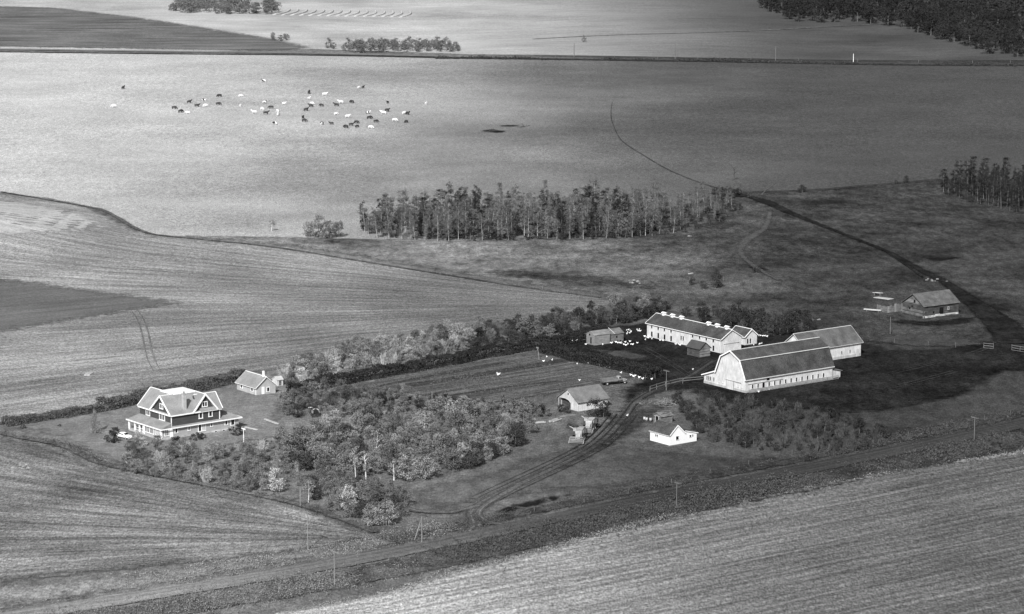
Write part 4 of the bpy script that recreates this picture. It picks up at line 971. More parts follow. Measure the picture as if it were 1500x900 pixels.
def twiggy(mat, h, rad, n, bark):
    def f(i):
        rr = random.Random(500 + i); m = MB()
        for k in range(n):
            a = rr.random() * 6.28; d = rad * rr.random(); L = h * rr.uniform(.5, 1)
            b = Vector((math.cos(a) * d * .35, math.sin(a) * d * .35, 0)); t = Vector((math.cos(a) * d, math.sin(a) * d, L))
            mid = (b + t) / 2 + Vector((rr.uniform(-.2, .2), rr.uniform(-.2, .2), .2)); m.tube([b, mid, t], [.05, .035, .012], 3)
            for q in range(3):
                c = mid.lerp(t, rr.random()); m.tube([c, c + Vector((rr.uniform(-.6, .6), rr.uniform(-.6, .6), rr.uniform(.3, .9)))], [.025, .01], 3)
        me = bpy.data.meshes.new('trunk'); me.from_pydata(m.v, [], m.f); me.materials.append(bark)
        C = crown_pts(h * .15, h * .8, rad * .85, 14, 14, .6, 700 + i)
        return me, quadmesh('crown', quads(C, np.full(len(C), .2), seed=i), mat)
    return f
def spruce(i):
    rr = np.random.default_rng(i); C = []
    h = 6.0
    for k in range(16):
        z = .5 + k * .34; w = (1 - z / 6.2) * 2.1
        for j in range(int(6 + w * 4)):
            a = rr.uniform(0, 6.28)
            for q in np.linspace(.2, 1, 5): C.append((math.cos(a) * w * q, math.sin(a) * w * q, z - .25 * q + rr.normal() * .06))
    C = np.array(C); return trunk_mesh('trunk', 6.0, .12, BARK_D, i, 0), quadmesh('crown', quads(C, np.full(len(C), .14), seed=i), L_MID)
kind('mid', 6, bushy(L_MID, 5.2, 2.0, .15, 34, 40)); kind('light', 4, bushy(L_LIGHT, 5.2, 1.9, .15, 32, 40)); kind('dark', 5, bushy(L_DARK, 4.4, 2.0, .15, 34, 40, .06))
kind('pale', 3, bushy(L_PALE, 5.0, 1.9, .15, 30, 40, .1)); kind('shrub', 5, bushy(L_MID, 2.4, 1.3, .13, 18, 34, .08, spread=.5)); kind('darkshrub', 4, bushy(L_DARK, 2.2, 1.3, .13, 18, 34, .06, spread=.5))
kind('aspen', 7, aspen(L_ASP, BARK_P)); kind('aspen_dark', 4, aspen(L_ASPD, BARK_D)); kind('far', 5, bushy(L_FAR, 8, 3.6, .32, 30, 26, .06, spread=1.4)); kind('wood', 6, bushy(L_WOOD, 9, 4.6, .4, 30, 26, .1, spread=1.8))
kind('twig', 5, twiggy(L_TWIG, 3.8, 1.9, 42, paint('twig_bark', .085, .2))); kind('twigpale', 3, twiggy(L_LIGHT, 4.2, 1.9, 46, paint('pale_twig_bark', .42, .2))); kind('spruce', 1, spruce)
kind('birch', 3, lambda i: (trunk_mesh('trunk', 6.2, .17, paint('white_bark', .62, .15), i + 3, 5, (.4, .9), .25), quadmesh('crown', quads(crown_pts(2.4, 6.8, 1.7, 24, 20, .7, 900 + i), np.full(480, .2), seed=i), L_LIGHT)))
COUNT = {}
def tree(key, p, s, name, label, cat, group=None):
    tm, cm = random.choice(KINDS[key]); e = empty(name, (p.x, p.y, T(p.x, p.y)), random.random() * 6.28, label, cat, group)
    e.scale = (s * random.uniform(.8, 1.25), s * random.uniform(.8, 1.25), s * random.uniform(.82, 1.18)); e.rotation_euler.x = random.gauss(0, .045); e.rotation_euler.y = random.gauss(0, .045)
    for nm, m in (('trunk', tm), ('crown', cm)):
        o = bpy.data.objects.new(nm, m); COL.objects.link(o); o.parent = e
    COUNT[label] = COUNT.get(label, 0) + 1
    return e
def inside(p, poly):
    c = False; n = len(poly)
    for i in range(n):
        a, b = poly[i], poly[(i + 1) % n]
        if (a.y > p.y) != (b.y > p.y) and p.x < (b.x - a.x) * (p.y - a.y) / (b.y - a.y) + a.x: c = not c
    return c
def scatter(pix, gap, seed, maxn=400, tries=9000):
    poly = [G(*p).xy for p in pix]; rr = random.Random(seed); out = []; cells = {}
    x0, x1 = min(p.x for p in poly), max(p.x for p in poly); y0, y1 = min(p.y for p in poly), max(p.y for p in poly)
    for _ in range(tries):
        p = Vector((rr.uniform(x0, x1), rr.uniform(y0, y1)))
        if not inside(p, poly): continue
        c = (int(p.x // gap), int(p.y // gap))
        if any((q - p).length < gap for i in (-1, 0, 1) for j in (-1, 0, 1) for q in cells.get((c[0] + i, c[1] + j), ())): continue
        cells.setdefault(c, []).append(p); out.append(p)
        if len(out) >= maxn: break
    return out
def plant(pix, gap, seed, mix, sz=(.8, 1.2), maxn=400):
    """mix: list of (weight, kind, name, label, category, group)"""
    rr = random.Random(seed + 1); ws = [m[0] for m in mix]
    for p in scatter(pix, gap, seed, maxn):
        m = rr.choices(mix, ws)[0]; tree(m[1], p, rr.uniform(*sz), m[2], m[3], m[4], m[5])
gA = 'trees of the tall grove'
plant([(528, 336), (545, 350), (620, 354), (700, 353), (860, 351), (950, 347), (975, 322), (960, 308), (860, 314), (760, 314), (640, 318), (560, 326)], 3.5, 11,
      [(8, 'aspen', 'aspen_tree', 'slender pale-trunked aspen in the tall grove beyond the stubble', 'tree', gA), (2, 'aspen_dark', 'aspen_tree', 'slender dark-trunked aspen in the tall grove beyond the stubble', 'tree', gA + ', dark trunks')], (.5, 1.02), 285)
plant([(535, 338), (550, 349), (700, 352), (860, 350), (960, 345), (965, 315), (860, 320), (640, 324)], 6.5, 42, [(1, 'mid', 'grove_understorey', 'leafy understorey tree among the aspens of the tall grove', 'tree', 'understorey of the tall grove'), (1, 'dark', 'grove_understorey', 'dark leafy understorey tree among the aspens of the tall grove', 'tree', 'dark understorey of the tall grove')], (.8, 1.5), 90)
plant([(945, 347), (990, 344), (1045, 322), (1080, 300), (1050, 292), (1010, 298), (970, 310)], 5.2, 41, [(1, 'aspen', 'young_aspen', 'short sparse aspen on the low end of the grove by the cattle lane', 'tree', 'low end of the grove')], (.35, .68), 60)
plant([(560, 350), (700, 354), (860, 352), (990, 345), (1060, 325), (1090, 305), (1060, 296), (1040, 312)], 4.5, 12, [(1, 'darkshrub', 'shrub', 'low dark shrub under the tall grove', 'shrub', 'undergrowth of the grove')], (.6, 1.1), 120)
for p, s in (((452, 347), 1.0), ((466, 348), 1.5), ((482, 349), 1.3), ((496, 348), 1.2)): tree('far', G(*p), s * .62, 'bushy_tree', 'rounded tree in the small clump left apart from the grove', 'tree', 'small clump beside the grove')
tree('birch', G(398, 339), .62, 'small_tree', 'lone small tree at the pasture edge before the clump', 'tree')
plant([(245, 19), (330, 23), (414, 21), (400, 12), (330, 9), (260, 9)], 5.5, 13, [(1, 'far', 'bluff_tree', 'rounded tree in the bluff on the far pale stubble', 'tree', 'bluff on the far stubble')], (.75, 1.2), 60)
plant([(398, 54), (424, 57), (420, 62), (400, 60)], 5, 14, [(1, 'far', 'shrub', 'shrub at the tip of the distant fallow field', 'shrub', 'shrubs at the fallow field')], (.35, .55), 8)
plant([(478, 71), (520, 78), (620, 77), (682, 76), (660, 69), (560, 67)], 5, 15, [(1, 'far', 'roadside_bush', 'rounded bush in the strip beside the far field road', 'bush', 'bushes beside the far road')], (.45, .85), 70)
tree('far', G(856, 62), .5, 'shrub', 'single dark shrub on the far field slope', 'shrub')
# wood in the distance: near edge as trees, the mass behind as one
wood_edge = scatter([(1118, 12), (1158, 32), (1290, 36), (1370, 56), (1430, 78), (1530, 90), (1560, 60), (1420, 22), (1290, 8), (1150, -4), (1118, 2)], 9.0, 16, 250)
for p in wood_edge: tree('wood', p, random.uniform(.7, 1.15), 'wood_tree', 'dark rounded tree on the near edge of the distant wood', 'tree', 'edge of the distant wood')
V = []
for k, p in enumerate(scatter([(1112, -2), (1150, -6), (1290, 4), (1420, 18), (1580, 60), (1600, -42), (1110, -42)], 9.5, 17, 650, 14000)):
    C = crown_pts(1, 9.5 * random.uniform(.8, 1.15), 4.6, 12, 14, 2.0, k); C += [p.x, p.y, T(p.x, p.y)]; V.append(quads(C, np.full(len(C), .75), seed=k))
o = link('distant_wood', quadmesh('distant_wood', np.concatenate(V), L_WOOD)); tag(o, 'dark mass of the distant wood behind its edge trees', 'wood', None, 'stuff')
plant([(1378, 283), (1420, 297), (1520, 318), (1600, 316), (1600, 280), (1500, 272), (1400, 264)], 3.3, 18, [(2, 'aspen_dark', 'copse_tree', 'dark aspen in the copse beside the rough pasture', 'tree', 'dark copse'), (1, 'dark', 'copse_bush', 'dark bush in the copse beside the rough pasture', 'bush', 'bushes of the dark copse')], (.6, .9), 190)
for p, s, l in (((1175, 283), .8, 'dark bush at the pasture edge near the brush dam'), ((1327, 268), .6, 'small dark bush above the wet pasture knoll'), ((1313, 270), .35, 'tiny dark bush beside another on the wet knoll'), ((1048, 422), 1.2, 'dark bush with posts beside it in the rough pasture'), ((1030, 424), .7, 'low dark bush before the posts in the rough pasture'), ((1014, 418), .6, 'low thin bush among the posts in the rough pasture'), ((1108, 400), .6, 'low dark bush in the muddy pasture hollow')):
    tree('dark', G(*p), s, 'bush', l, 'bush')
def snag(px, h, lean, label):
    g = G(*px); r = empty('dead_tree', g, 0, label, 'dead tree'); m = MB(); rr = random.Random(int(px[0]))
    m.tube([(0, 0, 0), (lean * .4, 0, h * .5), (lean, 0, h)], [.3, .22, .08], 5)
    for k in range(5):
        u = rr.uniform(.3, .9); c = Vector((lean * u, 0, h * u)); m.tube([c, c + Vector((rr.uniform(-1.6, 1.6), rr.uniform(-1, 1), rr.uniform(.3, 1.6)))], [.12, .04], 4)
    m.build('trunk', OLDWOOD_D, r)
snag((1075, 264), 5, .3, 'upright dead snag in the wide pasture'); snag((1115, 286), 4.5, 5.5, 'long leaning dead trunk over the brush dam'); snag((1088, 284), 4, -1.5, 'short dead trunk tilted at the brush dam')
snag((757, 187), .8, 6, 'fallen dark log lying in the wide pasture'); snag((705, 194), .7, 7, 'fallen dark log at the muddy hollow of the wide pasture')
plant([(1040, 287), (1075, 292), (1085, 285), (1060, 281)], 3.5, 19, [(1, 'darkshrub', 'shrub', 'dark shrub in the hedge tail beside the cattle lane', 'shrub', 'shrubs by the cattle lane')], (.7, 1.2), 14)
# shelterbelt behind the garden
gS = 'shelterbelt behind the garden'
plant([(405, 566), (430, 545), (520, 520), (600, 506), (690, 490), (690, 514), (600, 532), (520, 548), (440, 570)], 2.8, 20,
      [(3, 'twigpale', 'pale_shrub', 'pale twiggy shrub in the shelterbelt behind the garden', 'shrub', gS + ', pale'), (3, 'light', 'shelterbelt_tree', 'light leafy tree in the shelterbelt behind the garden', 'tree', gS + ', light'), (3, 'mid', 'shelterbelt_tree', 'grey leafy tree in the shelterbelt behind the garden', 'tree', gS + ', grey'), (1, 'pale', 'pale_tree', 'very pale tree in the shelterbelt behind the garden', 'tree', gS + ', very pale')], (.7, 1.05), 120)
plant([(690, 490), (800, 472), (935, 452), (985, 452), (950, 468), (880, 480), (820, 495), (690, 514)], 3.0, 21,
      [(2, 'mid', 'shelterbelt_tree', 'grey leafy tree in the shelterbelt near the weathered shed', 'tree', 'shelterbelt near the shed, grey'), (4, 'dark', 'shelterbelt_tree', 'dark leafy tree in the shelterbelt near the weathered shed', 'tree', 'shelterbelt near the shed, dark'), (1, 'twig', 'shrub', 'twiggy shrub in the shelterbelt near the weathered shed', 'shrub', 'shelterbelt near the shed, twiggy')], (.65, 1.0), 110)
plant([(1000, 464), (1060, 462), (1120, 468), (1190, 478), (1185, 492), (1120, 494), (1080, 484), (1030, 472)], 3.6, 22, [(3, 'dark', 'thicket_bush', 'dark bush in the thicket behind the poultry house', 'bush', 'thicket behind the poultry house'), (1, 'twig', 'shrub', 'twiggy shrub in the thicket behind the poultry house', 'shrub', 'twiggy thicket behind the poultry house')], (.7, 1.15), 70)
def hedge(pts, w, h, label, mat, seed, dens=260, leaf=.2):
    P, _ = path(pts, 1.0); o = P[0]; r = empty('hedge', o, 0, label, 'hedge'); rr = np.random.default_rng(seed); C = []; m = MB()
    for k, p in enumerate(P):
        d = (P[min(k + 1, len(P) - 1)] - P[max(k - 1, 0)]); d.z = 0; d.normalize(); nn = np.array([-d.y, d.x, 0.])
        hh = h * (1 + .14 * math.sin(k * .37 + seed) + .1 * math.sin(k * 1.13)) ; ww = w * (1 + .15 * math.sin(k * .5))
        u = rr.uniform(-1, 1, dens); v = rr.uniform(0, 1, dens)
        side = rr.uniform(0, 1, dens); top = side < .4
        zz = np.where(top, hh * rr.uniform(.82, 1.05, dens), v * hh); uu = np.where(top, u * .9, np.sign(u) * rr.uniform(.75, 1.05, dens) * (1 - .25 * v))
        q = np.array([p.x - o.x, p.y - o.y, p.z - o.z]) + nn * (uu * ww / 2)[:, None] + np.array([d.x, d.y, 0]) * rr.uniform(-.6, .6, dens)[:, None] + np.stack([zz * 0, zz * 0, zz], 1)
        C.append(q)
        if k % 2 == 0: m.tube([(p.x - o.x, p.y - o.y, 0), (p.x - o.x + .1, p.y - o.y, h * .7)], [.05, .02], 4)
    C = np.concatenate(C); link('foliage', quadmesh('foliage', quads(C, np.full(len(C), leaf), seed=seed), mat), None, r); tag(m.build('stems', BARK_D, r), kind='stuff')
hedge([(8, 624), (60, 616), (130, 606), (190, 594)], 3.2, 1.7, 'low ragged hedge along the lawn beside the striped stubble', leafmat('hedge_grey', .12), 1)
hedge([(150, 601), (230, 584), (300, 571), (352, 556)], 4.2, 2.5, 'thick dark hedge behind the farmhouse', leafmat('hedge_dark_grey', .10), 2)
hedge([(428, 577), (520, 559), (600, 545), (680, 530)], 4.0, 2.5, 'dark clipped hedge between garden and pale shelterbelt', L_HEDGE, 3)
hedge([(675, 530), (760, 515), (840, 502), (890, 490)], 4.0, 2.6, 'dark clipped hedge between garden and the darker shelterbelt', L_HEDGE, 4)
hedge([(797, 516), (850, 530), (905, 541), (960, 556)], 4.4, 2.6, 'tall dark hedge dividing the garden from the muddy yard', L_HEDGE, 5, 300)
# grove and shrubs between house and driveway
gG = 'grove between house and driveway'
mixG = [(5, 'mid', 'grove_tree', 'grey leafy tree in the grove between house and driveway', 'tree', gG + ', grey'), (3, 'light', 'grove_tree', 'light leafy tree in the grove between house and driveway', 'tree', gG + ', light'), (1.6, 'dark', 'grove_bush', 'dark leafy bush in the grove between house and driveway', 'bush', gG + ', dark'), (.15, 'birch', 'birch_tree', 'white-trunked tree in the grove between house and driveway', 'tree', gG + ', white trunks')]
plant([(470, 642), (560, 628), (640, 612), (760, 612), (790, 628), (765, 646), (745, 664), (700, 684), (640, 702), (585, 706), (548, 698), (490, 694), (430, 690), (425, 662)], 2.9, 23, mixG, (.42, 1.15), 200)
plant([(412, 600), (440, 582), (520, 580), (590, 586), (600, 604), (540, 612), (470, 612), (420, 612)], 3.2, 24, [(4, 'mid', 'orchard_bush', 'grey bush in the orchard strip beside the garden', 'bush', 'orchard strip, grey'), (2, 'dark', 'orchard_bush', 'dark bush in the orchard strip beside the garden', 'bush', 'orchard strip, dark'), (2, 'twig', 'shrub', 'twiggy shrub in the orchard strip beside the garden', 'shrub', 'orchard strip, twiggy')], (.6, .9), 60)
plant([(610, 592), (700, 590), (800, 600), (806, 612), (700, 612), (620, 610)], 2.6, 25, [(3, 'shrub', 'shrub', 'grey shrub at the garden edge of the grove', 'shrub', 'shrubs at the garden edge'), (2, 'darkshrub', 'shrub', 'dark shrub at the garden edge of the grove', 'shrub', 'dark shrubs at the garden edge')], (.7, 1.2), 80)
plant([(170, 690), (190, 664), (240, 660), (330, 664), (400, 648), (440, 650), (440, 690), (410, 716), (370, 724), (300, 708), (220, 702)], 3.3, 26, [(4, 'mid', 'shrubbery_tree', 'grey leafy tree in the shrubbery below the farmhouse', 'tree', 'shrubbery below the house, grey'), (3, 'shrub', 'shrub', 'small grey shrub in the shrubbery below the farmhouse', 'shrub', 'shrubbery below the house, small'), (1, 'light', 'shrubbery_tree', 'light leafy tree in the shrubbery below the farmhouse', 'tree', 'shrubbery below the house, light'), (1, 'twigpale', 'pale_shrub', 'pale twiggy shrub in the shrubbery below the farmhouse', 'shrub', 'shrubbery below the house, pale')], (.55, .85), 90)
plant([(430, 715), (470, 700), (560, 716), (600, 745), (590, 768), (545, 772), (500, 755), (450, 728)], 3.4, 27, [(3, 'mid', 'bushy_tree', 'grey leafy bush at the point of the grove by the driveway', 'bush', 'point of the grove, grey'), (2, 'dark', 'bushy_tree', 'dark leafy bush at the point of the grove by the driveway', 'bush', 'point of the grove, dark')], (.6, .95), 34)
tree('pale', G(405, 722), 1.2, 'pale_tree', 'bright pale leafy tree standing before the shrubbery by the stubble', 'tree'); tree('pale', G(512, 752), 1.1, 'pale_tree', 'bright pale leafy tree at the point of the grove', 'tree')
tree('light', G(545, 772), .95, 'bushy_tree', 'big feathery willow bush at the tip of the grove by the driveway', 'bush'); tree('light', G(566, 770), 1.0, 'bushy_tree', 'big willow bush beside the feathery one, nearest the driveway', 'bush')
for p, s in (((521, 700), .95), ((536, 702), .95), ((484, 686), 1.0), ((577, 704), .8), ((452, 736), .7)): tree('birch', G(*p), s, 'birch_tree', 'white-trunked birch on the front edge of the grove', 'tree', 'birches on the grove edge')
tree('spruce', G(141, 636), 1.05, 'spruce_tree', 'thin conical spruce alone on the lawn', 'tree')
tree('darkshrub', G(162, 650), 1.4, 'shrub', 'dark shrub beside the white sedan', 'shrub'); tree('darkshrub', G(168, 640), 1.2, 'shrub', 'dark shrub at the open porch end', 'shrub'); tree('pale', G(202, 651), .62, 'pale_shrub', 'white-blossomed shrub against the porch', 'shrub'); tree('pale', G(209, 655), .45, 'pale_shrub', 'small pale shrub below the glazed porch', 'shrub')
tree('darkshrub', G(258, 652), .95, 'shrub', 'dark shrub under the farmhouse corner', 'shrub'); tree('darkshrub', G(287, 646), .8, 'shrub', 'dark shrub under the farmhouse front window', 'shrub'); tree('darkshrub', G(297, 644), .75, 'shrub', 'dark shrub by the farmhouse footing', 'shrub'); tree('darkshrub', G(347, 638), 1.1, 'shrub', 'dark shrub at the end of the farmhouse wing', 'shrub')
tree('twigpale', G(272, 664), .85, 'pale_shrub', 'pale bare forked tree in front of the farmhouse', 'tree'); tree('dark', G(872, 611), .95, 'bush', 'dense dark bush against the garage wall', 'bush'); tree('dark', G(884, 612), .8, 'bush', 'dark bush behind the slim pole near the garage', 'bush')
tree('darkshrub', G(823, 604), .9, 'shrub', 'dark scrub growing in the garage opening', 'shrub'); tree('darkshrub', G(830, 606), .8, 'shrub', 'dark scrub in front of the garage opening', 'shrub')
tree('darkshrub', G(34, 628), .5, 'shrub', 'tiny dark shrub at the lawn corner by the hedge', 'shrub'); tree('darkshrub', G(87, 626), .35, 'shrub', 'flat dark shrub alone on the lawn near the spruce', 'shrub'); tree('dark', G(254, 575), .5, 'bush', 'small dark bush poking above the hedge behind the house', 'bush')
# thicket below the barn
plant([(990, 594), (1050, 588), (1100, 592), (1180, 606), (1290, 632), (1300, 648), (1250, 662), (1180, 664), (1100, 660), (1040, 648), (1010, 622)], 3.3, 28,
      [(7, 'twig', 'shrub', 'twiggy grey shrub in the thicket below the barn', 'shrub', 'thicket below the barn, twiggy'), (4, 'dark', 'thicket_bush', 'dark bush in the thicket below the barn', 'bush', 'thicket below the barn, dark')], (.55, .85), 150)
# ditch weeds and willows along the road: nobody could count them
def weeds(name, pts, side, w, h, n, mat, label, seed, leaf=.16, clump=1.0):
    P, _ = path(pts, 2.0); rr = np.random.default_rng(seed); C = []
    idx = rr.integers(0, len(P) - 1, n)
    for k in idx:
        p, q = P[k], P[k + 1]; d = (q - p).normalized(); s = side + rr.normal() * w * .32; x = p.x + (q.x - p.x) * rr.uniform() - d.y * s; y = p.y + (q.y - p.y) * rr.uniform() + d.x * s
        cl = math.sin(k * .21 + seed) + math.sin(k * .083 + 2 * seed) + .6 * math.sin(k * .57)
        hh = h * rr.uniform(.35, 1.0) * (1 + .38 * cl if cl > -1.8 else .3); m = 9
        if cl < -.9 and rr.uniform() < .6: continue
        c = rr.normal(size=(m, 3)) * [clump * .4, clump * .4, hh * .3] + [x, y, T(x, y) + hh * .45]; c[:, 2] = np.maximum(c[:, 2], T(x, y) + .1); C.append(c)
    C = np.concatenate(C); o = link(name, quadmesh(name, quads(C, rr.uniform(leaf * .7, leaf * 1.3, len(C)), seed=seed), mat)); tag(o, label, 'weeds', None, 'stuff')
weeds('ditch_weeds', ROAD[:5], -10, 13, 1.0, 3600, leafmat('weed_light', .15), 'pale ragged weeds in the ditch by the verge', 38, .15)
weeds('ditch_weeds', ROAD[4:], -9.6, 12, 1.3, 7500, leafmat('weed_dark', .075, .3), 'ragged weeds and willow brush in the ditch below the road', 31, .17)
weeds('ditch_weeds', ROAD[4:], 8.0, 7, .8, 2600, leafmat('weed_dark', .075, .3), 'ragged weeds in the ditch between meadow and road', 32, .15)
weeds('verge_grass', ROAD[:6], 10, 9, .6, 2200, leafmat('weed_pale', .2), 'tall dry grass on the verge beside the turned stubble', 33, .13)
weeds('field_edge_weeds', [(-60, 622), (20, 641), (90, 655), (140, 678), (200, 692), (300, 712), (440, 742), (548, 782)], 1.0, 3.5, .5, 1100, leafmat('weed_grey', .075), 'low weeds along the bank above the turned stubble', 34, .13)
weeds('far_road_weeds', [(640, 85.5), (900, 88), (1100, 91), (1490, 96)], -2, 7, 1.2, 1600, L_DARK, 'dark weeds in the ditch of the far field road', 35, .4, 2.0)
weeds('garden_plants', [(560, 580), (700, 556), (880, 530)], 0, 30, .6, 2600, leafmat('garden_leaf', .12), 'leafy vegetable rows of the garden', 36, .16)
weeds('stubble_margin', [(440, 893), (560, 870), (640, 846), (760, 816), (900, 776), (1080, 734), (1250, 700), (1500, 662), (1640, 636)], -.8, 2.4, .55, 2200, leafmat('straw_tufts', .3), 'pale uncut straw along the front stubble margin', 37, .14)
# ------------------------------------------------------------------ animals
def skin_mesh(name, verts, edges, radii, sub=1):
    me = bpy.data.meshes.new(name); me.from_pydata(verts, edges, []); o = bpy.data.objects.new(name, me); COL.objects.link(o)
    md = o.modifiers.new('s', 'SKIN'); me.skin_vertices[0].data[0].use_root = True
    for i, rr in enumerate(radii): me.skin_vertices[0].data[i].radius = rr if isinstance(rr, tuple) else (rr, rr)
    if sub: o.modifiers.new('u', 'SUBSURF').levels = sub
    dg = bpy.context.evaluated_depsgraph_get(); out = bpy.data.meshes.new_from_object(o.evaluated_get(dg)); out.name = name
    bpy.data.objects.remove(o); out.polygons.foreach_set('use_smooth', [True] * len(out.polygons)); return out
def cow_mesh(pose):
    V = [(-.8, 0, 1.02), (-.2, 0, .92), (.45, 0, .92), (.78, 0, 1.05)]; E_ = [(0, 1), (1, 2), (2, 3)]; Rr = [.38, .5, .48, .36]
    if pose == 'graze': neck = [(1.05, 0, .9), (1.3, 0, .55), (1.48, 0, .25)]
    elif pose == 'stand': neck = [(1.05, 0, 1.35), (1.25, 0, 1.5), (1.6, 0, 1.38)]
    else: neck = [(1.02, 0, 1.3), (1.2, .15, 1.45), (1.4, .4, 1.35)]
    b = len(V); V += neck; E_ += [(3, b), (b, b + 1), (b + 1, b + 2)]; Rr += [.25, .2, .13]
    for s in (-1, 1):
        i = len(V); V += [(.6, .22 * s, .6), (.62, .22 * s, .32), (.6, .22 * s, .05)]; E_ += [(2, i), (i, i + 1), (i + 1, i + 2)]; Rr += [.17, .1, .09]
        i = len(V); V += [(-.7, .24 * s, .68), (-.84, .24 * s, .38), (-.76, .24 * s, .05)]; E_ += [(0, i), (i, i + 1), (i + 1, i + 2)]; Rr += [.22, .11, .09]
        i = len(V); hx, hy, hz = neck[1]; V += [(hx - .02, hy + .28 * s, hz + .05)]; E_ += [(b + 1, i)]; Rr += [.045]
    i = len(V); V += [(-1.02, 0, 1.1), (-1.08, 0, .5)]; E_ += [(0, i), (i, i + 1)]; Rr += [.05, .03]
    return skin_mesh('cow', V, E_, Rr)
def hide(name, a, b, thr):
    m, t, bs = base_mat(name, .7, .2); tc = nd(t, 'ShaderNodeTexCoord').outputs['Object']; oi = nd(t, 'ShaderNodeObjectInfo').outputs['Random']
    ad = nd(t, 'ShaderNodeVectorMath', operation='ADD'); t.links.new(tc, ad.inputs[0]); cb = nd(t, 'ShaderNodeCombineXYZ'); t.links.new(mth(t, 'MULTIPLY', oi, 50.), cb.inputs[0]); t.links.new(cb.outputs[0], ad.inputs[1])
    n = noise(t, ad.outputs[0], 1.1, 1, .4); mr = nd(t, 'ShaderNodeMapRange'); mr.inputs[1].default_value = thr - .03; mr.inputs[2].default_value = thr + .03; mr.inputs[3].default_value = a; mr.inputs[4].default_value = b
    t.links.new(n, mr.inputs[0]); t.links.new(mr.outputs[0], bs.inputs['Base Color']); return m
HIDES = {'d': (hide('dark_hide', .035, .05, .5), 'dark'), 'w': (hide('white_hide', .75, .65, .5), 'white'), 'p': (hide('pied_hide', .02, .8, .5), 'black and white')}
POSES = {}
for ps in ('graze', 'stand', 'turn'):
    base = cow_mesh(ps)
    for h in HIDES:
        m = base.copy(); m.materials.append(HIDES[h][0]); POSES[ps, h] = m
cows = [(120, 200, 'd'), (152, 218, 'd'), (188, 224, 'w'), (195, 170, 'd'), (234, 190, 'd'), (268, 160, 'p'), (279, 190, 'w'), (340, 180, 'd'), (346, 140, 'd'), (452, 140, 'w'), (450, 190, 'w'), (520, 222, 'w'), (558, 205, 'w'), (568, 66, 'p'), (572, 172, 'p'), (578, 227, 'd'), (604, 198, 'd'), (620, 277, 'p'), (635, 216, 'w'), (640, 232, 'w'), (668, 178, 'w'), (763, 247, 'd'), (770, 264, 'd'), (778, 210, 'd'), (793, 124, 'd'), (793, 152, 'w'), (803, 190, 'd'), (807, 178, 'w'), (856, 187, 'd'), (858, 278, 'p'), (872, 133, 'w'), (905, 278, 'd'), (928, 230, 'w'), (930, 186, 'd'), (952, 172, 'w'), (978, 295, 'd'), (985, 243, 'w'), (1004, 284, 'd'), (1008, 170, 'd'), (1030, 272, 'd'), (1034, 292, 'd'), (1042, 97, 'w'), (1063, 97, 'd'), (1088, 224, 'p'), (1095, 250, 'd'), (1101, 298, 'w'), (1127, 267, 'd'), (1165, 226, 'w'), (1183, 213, 'd'), (1186, 172, 'd'), (1221, 262, 'w'), (1268, 226, 'w'), (1285, 229, 'd'), (1279, 269, 'd'), (1376, 178, 'w')]
COWP = {'graze': 'grazing', 'stand': 'standing', 'turn': 'looking round'}
for x, y, h in cows + [(-135, 100, 'd'), (-180, 192, 'w')]:
    ps = random.choice(('graze', 'graze', 'stand', 'turn')); p = G(220 + x / 3.409, 101.5 + y / 3.409)
    o = link('cow', POSES[ps, h]); o.location = p; o.rotation_euler = (0, 0, random.choice((0, math.pi)) + random.gauss(0, .6)); s = random.uniform(.95, 1.25); o.scale = (s, s, s)
    tag(o, '%s cow %s in the herd on the wide pale pasture' % (HIDES[h][1], COWP[ps]), 'cow', '%s cows %s' % (HIDES[h][1], COWP[ps]))
HV = [(-.14, 0, .27), (.0, 0, .24), (.12, 0, .27), (.19, 0, .38), (.22, 0, .46), (.28, 0, .455), (-.27, 0, .4)]
HE = [(0, 1), (1, 2), (2, 3), (3, 4), (4, 5), (0, 6)]; HR = [.1, .14, .11, .06, .05, .015, .05]
for s in (-1, 1): i = len(HV); HV += [(.02, .07 * s, .12), (.04, .07 * s, .01)]; HE += [(1, i), (i, i + 1)]; HR += [.035, .02]
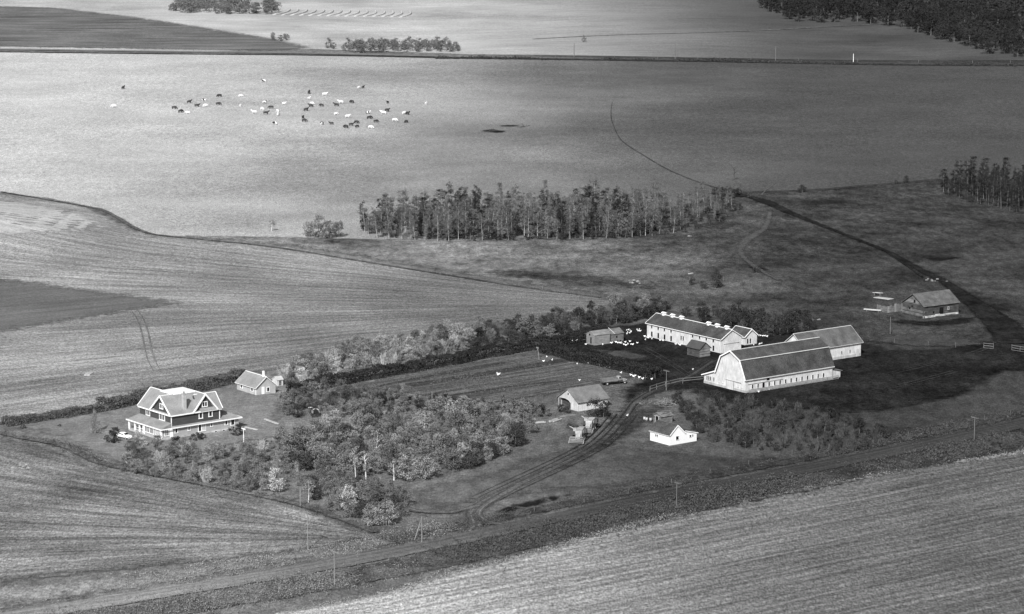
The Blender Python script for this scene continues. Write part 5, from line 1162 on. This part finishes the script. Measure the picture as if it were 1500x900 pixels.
hen = skin_mesh('hen', HV, HE, HR); hen.materials.append(paint('white_feathers', .9, .03))
def hens(lst, ox, oy, k, where, grp):
    for x, y in lst:
        p = G(ox + x / k, oy + y / k); o = link('hen', hen); o.location = p; o.rotation_euler = (0, 0, random.random() * 6.28); s = random.uniform(1.15, 1.5); o.scale = (s, s, s)
        tag(o, 'white hen ' + where, 'hen', grp)
hens([(20, 225), (40, 222), (150, 265), (218, 245), (228, 243), (237, 250), (262, 249), (308, 245), (320, 270)], 780, 440, 4.09, 'scratching on the garden side of the weathered shed', 'hens left of the shed')
hens([(421, 272), (473, 263), (500, 258), (512, 262), (525, 262), (535, 266), (548, 272), (556, 258), (560, 276), (572, 270), (584, 253), (590, 270), (600, 272), (628, 262), (565, 186), (575, 184), (585, 188), (570, 198), (582, 202), (590, 196), (566, 208), (627, 183), (640, 184), (645, 191), (633, 190)], 780, 440, 4.09, 'in the flock around the weathered shed', 'hens around the shed')
hens([(672, 222), (676, 243), (692, 232), (715, 238), (765, 246), (782, 248), (858, 270), (884, 275), (873, 268)], 780, 440, 4.09, 'along the foot of the poultry house wall', 'hens along the poultry house')
hens([(45, 318), (66, 372), (86, 345), (118, 366), (268, 388), (335, 383), (402, 400), (437, 410), (460, 411), (282, 486), (530, 442)], 780, 440, 4.09, 'in the garden along the tall dark hedge', 'hens along the hedge')
hens([(590, 455), (596, 440), (612, 462), (618, 458), (660, 478), (684, 470), (714, 480), (640, 470), (605, 462)], 780, 440, 4.09, 'at the hedge end beside the grain truck', 'hens beside the truck')
hens([(961, 422), (568, 700)], 780, 440, 4.09, 'alone on the open mud of the yard', 'lone hens in the yard'); hens([(640, 42), (648, 55), (655, 50)], 600, 540, 5, 'in the garden rows, far from the hedge', 'hens in the garden rows')
hens([(808, 222), (822, 224), (834, 224), (848, 228), (806, 272), (800, 276), (768, 280), (815, 270)], 920, 440, 4.167, 'behind the barn roof near the small white house', 'hens behind the barn'); hens([(862, 552), (797, 566)], 920, 440, 4.167, 'below the barn side wall', 'hens below the barn')
